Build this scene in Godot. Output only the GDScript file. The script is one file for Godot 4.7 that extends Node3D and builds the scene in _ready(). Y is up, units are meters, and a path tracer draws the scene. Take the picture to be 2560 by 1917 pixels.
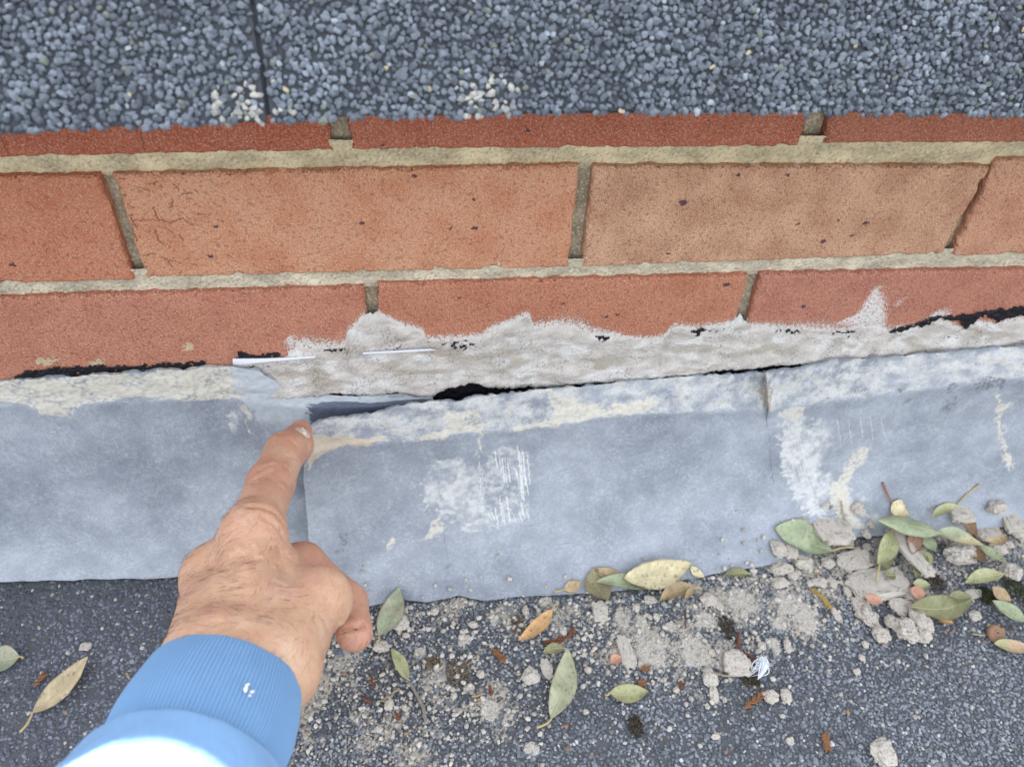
extends Node3D
# A hand pointing at loose lead flashing under a brick wall, on a chipping-covered flat roof.
const CAM_POS = [-0.0646,0.4566,0.3361]
const CAM_BASIS = [[0.992008,0.049611,0.116013],[0.047376,0.70573,-0.706895],[-0.116943,0.706742,0.697739]]
const BRICKS = [["a",-0.2544,0.2643,-0.2073,0.2644,-0.2092,0.2046,-0.2779,0.2059],["b",-0.2012,0.2643,0.0181,0.2659,0.0185,0.2045,-0.203,0.2061],["c",0.0252,0.2653,0.2411,0.2618,0.2394,0.2059,0.0261,0.2042],["d",0.243,0.266,0.2696,0.2672,0.3077,0.2029,0.247,0.2043],["e",-0.2386,0.3035,-0.1037,0.2998,-0.1003,0.2757,-0.2508,0.2733],["f",-0.0927,0.2997,0.1308,0.3058,0.1283,0.275,-0.0914,0.276],["g",0.1345,0.3058,0.2474,0.3046,0.2649,0.275,0.1422,0.2765],["h",-0.2822,0.1953,-0.0927,0.195,-0.0949,0.1463,-0.3087,0.1293],["i",-0.0855,0.1966,0.1252,0.1946,0.1275,0.1486,-0.0919,0.149],["j",0.1327,0.1949,0.3146,0.1913,0.331,0.1637,0.1356,0.1466]]
const EAVE = [[-0.2114,-0.0057],[-0.2054,-0.0053],[-0.1817,-0.0047],[-0.1543,-0.004],[-0.1431,-0.0038],[-0.1418,-0.0031],[-0.1149,-0.0033],[-0.0911,-0.0017],[-0.0861,-0.0013],[-0.0418,-0.0014],[-0.0201,-0.0002],[0.0251,-0.0001],[0.089,-0.0007],[0.1827,-0.0024],[0.1907,-0.0026]]
const TAB_GAP = [[-0.1179,0.0391],[-0.1163,0.0298],[-0.1143,0.0205],[-0.1137,0.011],[-0.1144,-0.0033]]
const SPLASH = [[-0.1272,0.0015],[-0.1198,0.0039],[-0.1159,0.0023],[-0.0375,0.0035],[-0.0391,0.0076],[-0.0307,0.0002],[-0.0255,0.0018],[-0.1179,-0.0017]]
const L_TOP = [[-0.3123,0.1396,0.003],[-0.2978,0.1398,0.003],[-0.268,0.1414,0.003],[-0.223,0.1429,0.003],[-0.1926,0.1436,0.003],[-0.1709,0.1437,0.003],[-0.1573,0.1399,0.003],[-0.1465,0.1258,0.003],[-0.134,0.119,0.003],[-0.1069,0.115,0.003],[-0.0789,0.1151,0.003],[-0.0562,0.1168,0.003]]
const L_KINK = [[-0.3186,0.1222,0.006],[-0.3036,0.1226,0.006],[-0.2758,0.119,0.006],[-0.24,0.1222,0.006],[-0.205,0.1208,0.006],[-0.1727,0.1177,0.006],[-0.1348,0.1111,0.007],[-0.0962,0.109,0.007],[-0.0566,0.1102,0.007]]
const L_FOOT = [[-0.3529,0.006,0.0462],[-0.3362,0.006,0.047],[-0.2798,0.006,0.0496],[-0.2207,0.006,0.0527],[-0.1635,0.006,0.0559],[-0.1098,0.006,0.0578],[-0.0612,0.006,0.0599]]
const M_TOP = [[-0.1329,0.1087,0.019],[-0.1257,0.1106,0.0186],[-0.1095,0.1125,0.0177],[-0.088,0.1145,0.0166],[-0.0803,0.1184,0.0162],[-0.0606,0.1191,0.0151],[-0.0444,0.1174,0.0142],[-0.0312,0.1204,0.0134],[-0.0077,0.1203,0.0117],[0.0176,0.1209,0.01],[0.0348,0.1194,0.0089],[0.0637,0.1214,0.0079],[0.0871,0.1219,0.0072],[0.1233,0.1217,0.006],[0.1569,0.1216,0.0056],[0.177,0.121,0.0053],[0.201,0.1225,0.005]]
const M_KINK = [[-0.1366,0.0881,0.026],[-0.1276,0.0918,0.0257],[-0.1078,0.0964,0.0249],[-0.0662,0.0925,0.0231],[-0.0337,0.0968,0.0216],[-0.005,0.0944,0.0201],[0.0301,0.0965,0.0182],[0.0593,0.1,0.0171],[0.1113,0.0964,0.0155],[0.1684,0.0937,0.0145],[0.2065,0.0966,0.014]]
const M_FOOT = [[-0.1356,0.004,0.0813],[-0.1054,0.004,0.0827],[-0.0827,0.004,0.0804],[-0.0689,0.004,0.0836],[-0.0474,0.004,0.0802],[-0.0319,0.004,0.0856],[-0.003,0.004,0.0852],[0.0152,0.004,0.0848],[0.047,0.004,0.0869],[0.1144,0.004,0.081],[0.1678,0.004,0.0759],[0.2018,0.004,0.0718],[0.2332,0.004,0.0707]]
const R_TOP = [[0.1517,0.1265,0.009],[0.1737,0.1264,0.009],[0.1844,0.1306,0.009],[0.2131,0.1325,0.009],[0.2377,0.1327,0.009],[0.2617,0.1345,0.009],[0.2864,0.1355,0.009],[0.3249,0.1374,0.009],[0.3507,0.138,0.009]]
const R_KINK = [[0.1589,0.0958,0.017],[0.1666,0.0965,0.017],[0.2027,0.101,0.017],[0.245,0.1063,0.017],[0.2939,0.1117,0.017],[0.3322,0.1156,0.017],[0.3573,0.1183,0.017]]
const R_FOOT = [[0.1777,0.006,0.071],[0.1996,0.006,0.0646],[0.2134,0.006,0.0612],[0.2484,0.006,0.061],[0.2904,0.006,0.0614],[0.3276,0.006,0.0613],[0.3669,0.006,0.0605],[0.3969,0.006,0.0597]]
const STAINS = [["L","cream",-0.307,-0.0178,-0.2978,0.0004,-0.268,-0.0004,-0.223,-0.0003,-0.1926,0.0001,-0.1709,-0.0,-0.1675,0.0154,-0.1713,0.1856,-0.2045,0.1836,-0.2261,0.1647,-0.2394,0.1792,-0.2597,0.1786,-0.2686,0.2143,-0.2772,0.2223,-0.2845,0.2175,-0.2889,0.1738,-0.3022,0.1489,-0.3112,0.1275],["L","grey",-0.1742,-0.02,-0.1309,-0.02,-0.1347,0.2592,-0.1364,0.2778,-0.1515,0.2818,-0.1638,0.2716,-0.1654,0.2259,-0.1702,0.2028,-0.1736,0.1537],["L","grey",-0.1317,-0.02,-0.059,-0.02,-0.0593,0.1471,-0.0961,0.1517,-0.1072,0.1102,-0.1324,0.1471],["L","fresh",-0.1324,0.1404,-0.1072,0.1102,-0.0792,0.1346,-0.0593,0.1316,-0.0583,0.2562,-0.0975,0.2857,-0.1348,0.2896],["L","cream",-0.1702,0.2028,-0.1674,0.2399,-0.171,0.2679,-0.1697,0.3083,-0.1719,0.3091,-0.1716,0.2548,-0.1715,0.2097],["L","white",-0.1802,0.2491,-0.1761,0.236,-0.1765,0.2753,-0.1795,0.3025,-0.1815,0.299],["M","creamband",-0.1329,-0.0003,-0.1095,0.0003,-0.0803,-0.0001,-0.0444,0.0005,-0.0077,0.0002,0.0348,0.0001,0.0871,-0.0005,0.1382,0.0012,0.1569,-0.0005,0.1615,0.1837,0.1112,0.1921,0.0593,0.1915,0.0301,0.1947,-0.005,0.1923,-0.0337,0.192,-0.0662,0.195,-0.1078,0.1926,-0.1276,0.2001,-0.1366,0.2],["M","tan",-0.1343,0.0536,-0.1241,0.0991,-0.1078,0.1578,-0.0857,0.1569,-0.0971,0.2019,-0.1137,0.1927,-0.1197,0.2157,-0.1283,0.2212,-0.1366,0.2547],["M","cream",-0.05,0.049,-0.0311,0.0689,-0.0273,0.1517,-0.029,0.2476,-0.0296,0.3029,-0.0319,0.286,-0.0313,0.2084,-0.0437,0.1831,-0.0573,0.2025,-0.0662,0.199,-0.066,0.1606,-0.0503,0.1518],["M","white",-0.0578,0.308,-0.0509,0.2998,-0.0349,0.341,-0.0315,0.4092,-0.0307,0.5301,-0.0333,0.5824,-0.0417,0.6086,-0.0498,0.5675,-0.058,0.5522,-0.0564,0.4852,-0.0467,0.4163,-0.0443,0.3834,-0.0511,0.3418],["M","white",-0.0662,0.3705,-0.0593,0.3747,-0.0573,0.4301,-0.0588,0.4913,-0.0636,0.5126,-0.0669,0.4814],["M","cream",-0.0644,0.6418,-0.058,0.566,-0.0558,0.5969,-0.055,0.664,-0.0622,0.6731,-0.0706,0.6836],["M","white",-0.0443,0.6645,-0.0368,0.5819,-0.0298,0.5924,-0.0294,0.6461,-0.0384,0.6637],["M","cream",0.0105,-0.0105,0.033,0.0915,0.0647,0.1393,0.08,0.1044,0.0852,0.1371,0.0724,0.195,0.0533,0.1931,0.0183,0.1975,-0.0106,0.2063,-0.0095,0.179,0.0182,0.168],["M","dark",-0.1259,0.6931,-0.118,0.6924,-0.1181,0.7104,-0.1251,0.7047],["M","dark",-0.1221,0.6021,-0.1164,0.6078,-0.1163,0.6645,-0.1198,0.671],["M","cream",-0.0915,0.6672,-0.0879,0.6515,-0.087,0.6906,-0.0906,0.7158,-0.0924,0.7235],["R","creamband",0.1528,0.0044,0.1738,0.0025,0.2132,0.002,0.2618,0.0024,0.325,0.0028,0.3507,0.0001,0.3567,0.1805,0.3318,0.1879,0.2934,0.1862,0.2445,0.1845,0.2023,0.1908,0.1725,0.1919,0.16,0.185],["R","tanedge",0.154,0.0277,0.1598,0.1765,0.1567,0.1749,0.1529,0.1125],["R","cream",0.1682,0.2097,0.1822,0.1981,0.1863,0.2347,0.1818,0.2724,0.1722,0.2467],["R","film",0.1682,0.2097,0.1863,0.2347,0.2052,0.2946,0.2119,0.3908,0.2086,0.4833,0.2221,0.5989,0.2443,0.7252,0.2597,0.8762,0.2508,0.9446,0.2132,0.8795,0.1992,0.7692,0.1887,0.642,0.1785,0.497,0.1722,0.3513],["M","film",-0.0672,0.3483,-0.0508,0.2915,-0.0325,0.3261,-0.0162,0.2836,0.0026,0.2782,0.0027,0.6323,-0.0289,0.6643,-0.0453,0.627,-0.0638,0.5492],["R","white",0.1729,0.2642,0.1827,0.2648,0.2055,0.3299,0.2113,0.4089,0.2055,0.4701,0.2045,0.5288,0.2176,0.5742,0.2157,0.7042,0.2135,0.8194,0.2033,0.823,0.1992,0.7578,0.1901,0.6442,0.1817,0.5304,0.1762,0.4002],["R","cream",0.2243,0.8274,0.2157,0.7042,0.2244,0.5794,0.2314,0.4638,0.2387,0.4503,0.2419,0.5012,0.2344,0.5558,0.2297,0.6478,0.2352,0.8353,0.2454,0.9408,0.2262,0.9392],["R","cream",0.3183,0.2471,0.321,0.2564,0.3292,0.3555,0.3393,0.4736,0.3487,0.5446,0.3539,0.5966,0.3533,0.6516,0.3487,0.623,0.3432,0.5315,0.3334,0.4429],["R","cream",0.3293,0.3474,0.3232,0.3036,0.332,0.2865,0.3314,0.3248],["R","dark",0.2834,0.2836,0.2903,0.2423,0.2935,0.2754,0.2896,0.3001],["R","dark",0.2788,0.1849,0.2861,0.1822,0.287,0.2174,0.283,0.2293],["R","dark",0.2445,0.1508,0.2512,0.167,0.2502,0.1904,0.2463,0.1815],["R","dark",0.2968,0.2029,0.3063,0.1607,0.3233,0.2072,0.3195,0.2333,0.3035,0.2221]]
const SCRATCHES = [["M","white",1.0658336633434207,-0.0203,0.2902,-0.0185,0.3648],["M","white",0.806796531688617,-0.0173,0.3157,-0.0155,0.3914],["M","white",1.0857462234246227,-0.0156,0.3205,-0.0138,0.4349],["M","white",0.5485016143373613,-0.0138,0.3211,-0.012,0.4575],["M","white",0.8644134991970178,-0.012,0.3218,-0.0102,0.4367],["M","white",0.7258919506263636,-0.0057,0.2711,-0.0036,0.372],["M","white",0.9811407241914845,-0.0072,0.3698,-0.0054,0.4133],["M","white",0.6047166896864171,-0.006,0.3788,-0.0042,0.4662],["M","white",1.022981164512594,-0.0044,0.2963,-0.0024,0.5206],["M","white",0.826364840458099,-0.0032,0.3139,-0.0012,0.5305],["M","white",1.0413290478295931,-0.0021,0.2985,0.0001,0.4525],["M","white",0.7862921143035237,0.001,0.3176,0.0031,0.4552],["M","white",0.7582977666376479,0.0,0.4179,0.0018,0.5066],["M","white",0.9733680305265977,-0.0012,0.4083,0.0007,0.4531],["M","white",0.9813597215897409,-0.0249,0.5759,-0.0229,0.6131],["M","white",0.7653109701067285,-0.0232,0.5711,-0.0212,0.6056],["M","white",0.7993944501794521,-0.0206,0.5488,-0.0188,0.6414],["M","white",0.6961719003736689,-0.0174,0.4903,-0.0157,0.6234],["M","white",0.6099624398933529,-0.016,0.5298,-0.0142,0.645],["M","white",0.7847025543790169,-0.0126,0.5024,-0.0109,0.6275],["M","white",0.5607000341749531,-0.009,0.5807,-0.007,0.6326],["M","white",0.8054805189601155,-0.0046,0.5825,-0.0026,0.6318],["M","white",0.8155312268263364,-0.003,0.5352,-0.0011,0.6207],["M","white",0.675949607649089,0.0003,0.5696,0.0023,0.6225],["M","white",0.35121894583388247,-0.0314,0.3455,-0.0304,0.5655],["M","white",0.5887522233979134,-0.0304,0.3321,-0.0294,0.566],["M","white",0.41468754785843376,-0.0296,0.3984,-0.0285,0.5666],["M","white",0.31259041115438113,-0.0286,0.3843,-0.0275,0.5672],["M","dark",0.4,-0.055,0.6546,-0.0527,0.801],["M","dark",0.6,0.0203,0.762,0.029,0.7572],["M","dark",0.5,0.0177,0.7876,0.0238,0.7814],["M","dark",0.7,0.0014,0.6582,0.0045,0.6517],["M","dark",0.35,-0.0559,0.8516,-0.0522,0.8465],["M","dark",0.35,-0.0551,0.8456,-0.0516,0.8401],["M","dark",0.35,-0.0544,0.8395,-0.0511,0.8338],["M","dark",0.35,-0.0536,0.8335,-0.0505,0.8274],["R","dark",0.5,0.2983,0.2057,0.3009,0.167],["R","dark",0.5,0.3018,0.2061,0.3043,0.1637],["R","dark",0.5,0.3047,0.1979,0.3079,0.1692],["R","dark",0.5,0.3096,0.2149,0.3116,0.1751],["R","dark",0.5,0.3123,0.2066,0.3157,0.1931],["R","dark",0.5,0.3169,0.2185,0.3188,0.1817],["R","dark",0.5,0.3193,0.2075,0.3228,0.1969],["R","dark",0.5,0.3226,0.2055,0.326,0.1893],["R","dark",0.5,0.3281,0.2257,0.3304,0.2051],["R","dark",0.5,0.2108,0.1739,0.2118,0.1528],["R","dark",0.5,0.2125,0.1738,0.2135,0.1526],["R","dark",0.5,0.2142,0.1736,0.2152,0.1523],["R","dark",0.5,0.2159,0.1734,0.2169,0.152],["R","dark",0.5,0.2176,0.1732,0.2186,0.1517],["R","dark",0.5,0.2193,0.173,0.2203,0.1514],["R","dark",0.5,0.2537,0.2532,0.2549,0.2345],["R","dark",0.5,0.2549,0.2502,0.2559,0.2314],["R","dark",0.5,0.256,0.2471,0.2569,0.2284],["R","dark",0.5,0.2572,0.2441,0.258,0.2253],["R","dark",0.5,0.2583,0.2411,0.259,0.2223],["R","cream",0.5,0.1734,0.2766,0.1922,0.5945],["R","cream",0.5,0.1765,0.3082,0.1962,0.6694],["R","cream",0.5,0.1774,0.2804,0.1991,0.6591],["R","cream",0.5,0.1792,0.2735,0.2025,0.6897],["R","cream",0.5,0.1822,0.2999,0.2056,0.6952],["R","cream",0.5,0.1833,0.2784,0.2087,0.692],["R","cream",0.5,0.186,0.2955,0.2116,0.677],["R","cream",0.5,0.2108,0.2829,0.2195,0.4218],["R","cream",0.5,0.2193,0.3024,0.2274,0.4262],["R","cream",0.5,0.2257,0.2821,0.2335,0.3876],["R","cream",0.5,0.2335,0.2892,0.2423,0.412],["R","cream",0.5,0.2426,0.3175,0.2489,0.3875]]
const SMEAR_TOP = [[-0.1767,0.1357],[-0.1709,0.1448],[-0.1495,0.1457],[-0.143,0.1481],[-0.1341,0.1533],[-0.1075,0.1546],[-0.1039,0.1655],[-0.0945,0.1757],[-0.0863,0.1779],[-0.0848,0.1765],[-0.0772,0.1695],[-0.0631,0.1633],[-0.0602,0.1562],[-0.0487,0.1555],[-0.0276,0.1572],[-0.0214,0.1639],[-0.009,0.1688],[-0.0018,0.1725],[0.002,0.1627],[0.0148,0.1634],[0.0314,0.1598],[0.0374,0.1559],[0.0475,0.1546],[0.0603,0.151],[0.0719,0.1489],[0.0831,0.1498],[0.0882,0.1582],[0.1045,0.1559],[0.1086,0.1572],[0.124,0.1593],[0.1279,0.1663],[0.1349,0.1573],[0.1481,0.1559],[0.1678,0.1526],[0.1853,0.1502],[0.2024,0.1493],[0.2089,0.1513],[0.2197,0.1514],[0.2285,0.148],[0.2463,0.1493],[0.2575,0.1518],[0.2633,0.1552],[0.2832,0.1451],[0.2895,0.1524],[0.3037,0.1494],[0.3204,0.1532],[0.336,0.1531]]
const SMEAR_BOT = [[-0.1791,0.1218],[-0.1641,0.1184],[-0.1327,0.1169],[-0.1146,0.1196],[-0.0934,0.1157],[-0.0802,0.1171],[-0.0605,0.1117],[-0.0493,0.1189],[-0.0327,0.1225],[-0.0237,0.118],[0.0069,0.1156],[0.0182,0.1161],[0.0354,0.1162],[0.0644,0.1164],[0.0874,0.1189],[0.123,0.123],[0.1314,0.1225],[0.1669,0.1251],[0.2029,0.1269],[0.2515,0.1296],[0.3281,0.1316],[0.3435,0.1323]]
const BITUMEN = [[-0.2934,0.1341,-0.2889,0.1422,-0.2864,0.1448,-0.2677,0.1468,-0.2561,0.1472,-0.2292,0.1464,-0.1997,0.1465,-0.1885,0.1479,-0.1856,0.1431,-0.1865,0.1388,-0.2117,0.1382,-0.252,0.1357,-0.2821,0.1334],[-0.1699,0.1472,-0.1681,0.1527,-0.1569,0.1507,-0.1447,0.1514,-0.1433,0.1477,-0.1557,0.1463],[-0.1726,0.1423,-0.1503,0.1421,-0.1505,0.1406,-0.1719,0.1408],[-0.1284,0.1518,-0.1078,0.1525,-0.1059,0.1513,-0.1145,0.1482,-0.1183,0.1505],[-0.0924,0.1519,-0.0871,0.153,-0.0736,0.1509,-0.077,0.1474,-0.0895,0.1489],[-0.0655,0.154,-0.0486,0.1537,-0.0273,0.1544,-0.0273,0.1519,-0.0369,0.1502,-0.038,0.1474,-0.0465,0.1479,-0.0486,0.1516],[0.0379,0.1548,0.0492,0.1535,0.0484,0.1513,0.0444,0.1479,0.0416,0.1517],[0.0973,0.1553,0.1085,0.1562,0.1094,0.1525,0.1021,0.1492],[0.0959,0.1554,0.1209,0.156,0.1214,0.1541,0.108,0.1526,0.103,0.1491],[0.1362,0.1552,0.169,0.1516,0.1746,0.149,0.1924,0.1496,0.2081,0.1496,0.209,0.1472,0.204,0.1445,0.1981,0.1471,0.1697,0.1493,0.1498,0.1526],[0.2283,0.1477,0.2457,0.1529,0.2555,0.1584,0.2796,0.1595,0.2907,0.1619,0.3153,0.1644,0.3301,0.1652,0.3346,0.1576,0.3129,0.1556,0.3038,0.1515,0.2915,0.1581,0.2837,0.1464,0.2767,0.1529,0.2612,0.1566,0.2558,0.1524,0.2344,0.1451]]
const WHITESTRIP = [-0.1708,0.1488,-0.1552,0.148,-0.139,0.1479,-0.1247,0.1481,-0.1246,0.1473,-0.1392,0.1465,-0.1515,0.1459,-0.1578,0.1447,-0.1668,0.145,-0.1713,0.1448]
const WHITESTRIP_B = [-0.0975,0.1506,-0.0803,0.151,-0.0636,0.1512,-0.0552,0.151,-0.0636,0.1504,-0.0804,0.1499,-0.097,0.1496]
const SPLATS = [[0.192,0.1556,0.1982,0.1597,0.2049,0.1637,0.2069,0.1764,0.2076,0.1846,0.2106,0.1832,0.2183,0.1717,0.2238,0.1614,0.229,0.1462,0.2227,0.1434,0.2127,0.144,0.2059,0.1519],[0.2544,0.1555,0.2558,0.1628,0.2626,0.1639,0.2673,0.1593,0.262,0.1551],[0.228,0.1684,0.2267,0.1742,0.2294,0.1733,0.2301,0.169],[-0.1403,0.1602,-0.1367,0.1641,-0.1333,0.1598,-0.1272,0.1608,-0.1259,0.1552,-0.1343,0.1529,-0.1392,0.1546],[-0.0091,0.1664,-0.0056,0.1697,-0.0015,0.1715,-0.001,0.1639,-0.0052,0.1627]]
const CREAMSPOTS = [[-0.2776,0.1495,-0.2745,0.1541,-0.2662,0.1536,-0.263,0.152,-0.2709,0.1484],[-0.2503,0.1485,-0.2484,0.1501,-0.2403,0.1514,-0.2418,0.1466,-0.2485,0.1467],[-0.1966,0.1592,-0.1913,0.1609,-0.1918,0.1548,-0.1963,0.1564],[-0.2597,0.1546,-0.2577,0.1552,-0.2588,0.1532]]
const CRACKS = [[-0.2029,0.2539,-0.1978,0.2547],[-0.1995,0.2629,-0.1961,0.2633],[-0.1871,0.2598,-0.1831,0.2611],[-0.1831,0.2611,-0.1845,0.2588],[-0.1882,0.2481,-0.1882,0.2421,-0.1877,0.2405],[-0.2002,0.2408,-0.1937,0.2402,-0.1877,0.2405,-0.1831,0.2388,-0.1766,0.2412,-0.1724,0.2375],[-0.2011,0.2331,-0.2005,0.2278],[-0.1909,0.2349,-0.1909,0.2285,-0.1889,0.2263],[-0.1912,0.258,-0.1869,0.2559],[-0.1864,0.2358,-0.1821,0.2325],[-0.1926,0.2188,-0.1879,0.2164,-0.1839,0.2151],[-0.1897,0.2164,-0.1882,0.2118],[-0.2001,0.2201,-0.1946,0.221],[-0.1754,0.2596,-0.1741,0.2566],[-0.1733,0.2547,-0.1683,0.2551],[-0.1992,0.2444,-0.2001,0.2383,-0.1982,0.2361],[-0.1994,0.2494,-0.1967,0.2473],[-0.1798,0.2314,-0.1789,0.2282],[-0.1802,0.2469,-0.1781,0.2518],[-0.1693,0.2436,-0.1652,0.243],[-0.2417,0.2848,-0.2419,0.2806,-0.2417,0.2762],[-0.1832,0.2868,-0.1837,0.2808,-0.1843,0.2772]]
const SPOTS = [[-0.263,0.2168,3],[-0.1684,0.2185,2.6],[-0.162,0.2362,2],[-0.0907,0.2364,2.2],[-0.0905,0.2366,2.2],[-0.0462,0.2317,1.6],[-0.0338,0.2318,3],[-0.0633,0.2623,2.4],[-0.0341,0.2487,2],[-0.0241,0.207,2],[0.0754,0.2441,4],[-0.0773,0.2786,2.4],[-0.0094,0.2852,2.6],[0.0751,0.2446,4],[0.1433,0.2295,2.4],[0.183,0.229,3],[0.1621,0.2177,3.6],[0.128,0.2595,2.4],[0.1011,0.26,2.4],[0.1782,0.2208,2],[0.1662,0.2314,2],[0.0738,0.2121,2],[0.0512,0.1697,2.6],[0.045,0.1679,2.6],[0.0179,0.1796,2.2],[-0.0417,0.1862,2],[0.113,0.1892,4],[0.1662,0.1705,3]]
const BED_A = [[-0.2529,0.2713],[-0.1978,0.2712],[-0.0958,0.2718],[0.0192,0.2713],[0.1387,0.2712],[0.2628,0.27]]
const BED_B = [[-0.2813,0.2011],[-0.2069,0.2028],[-0.089,0.2005],[0.0235,0.2012],[0.1298,0.2005],[0.2467,0.2005],[0.3036,0.2002]]
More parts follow.
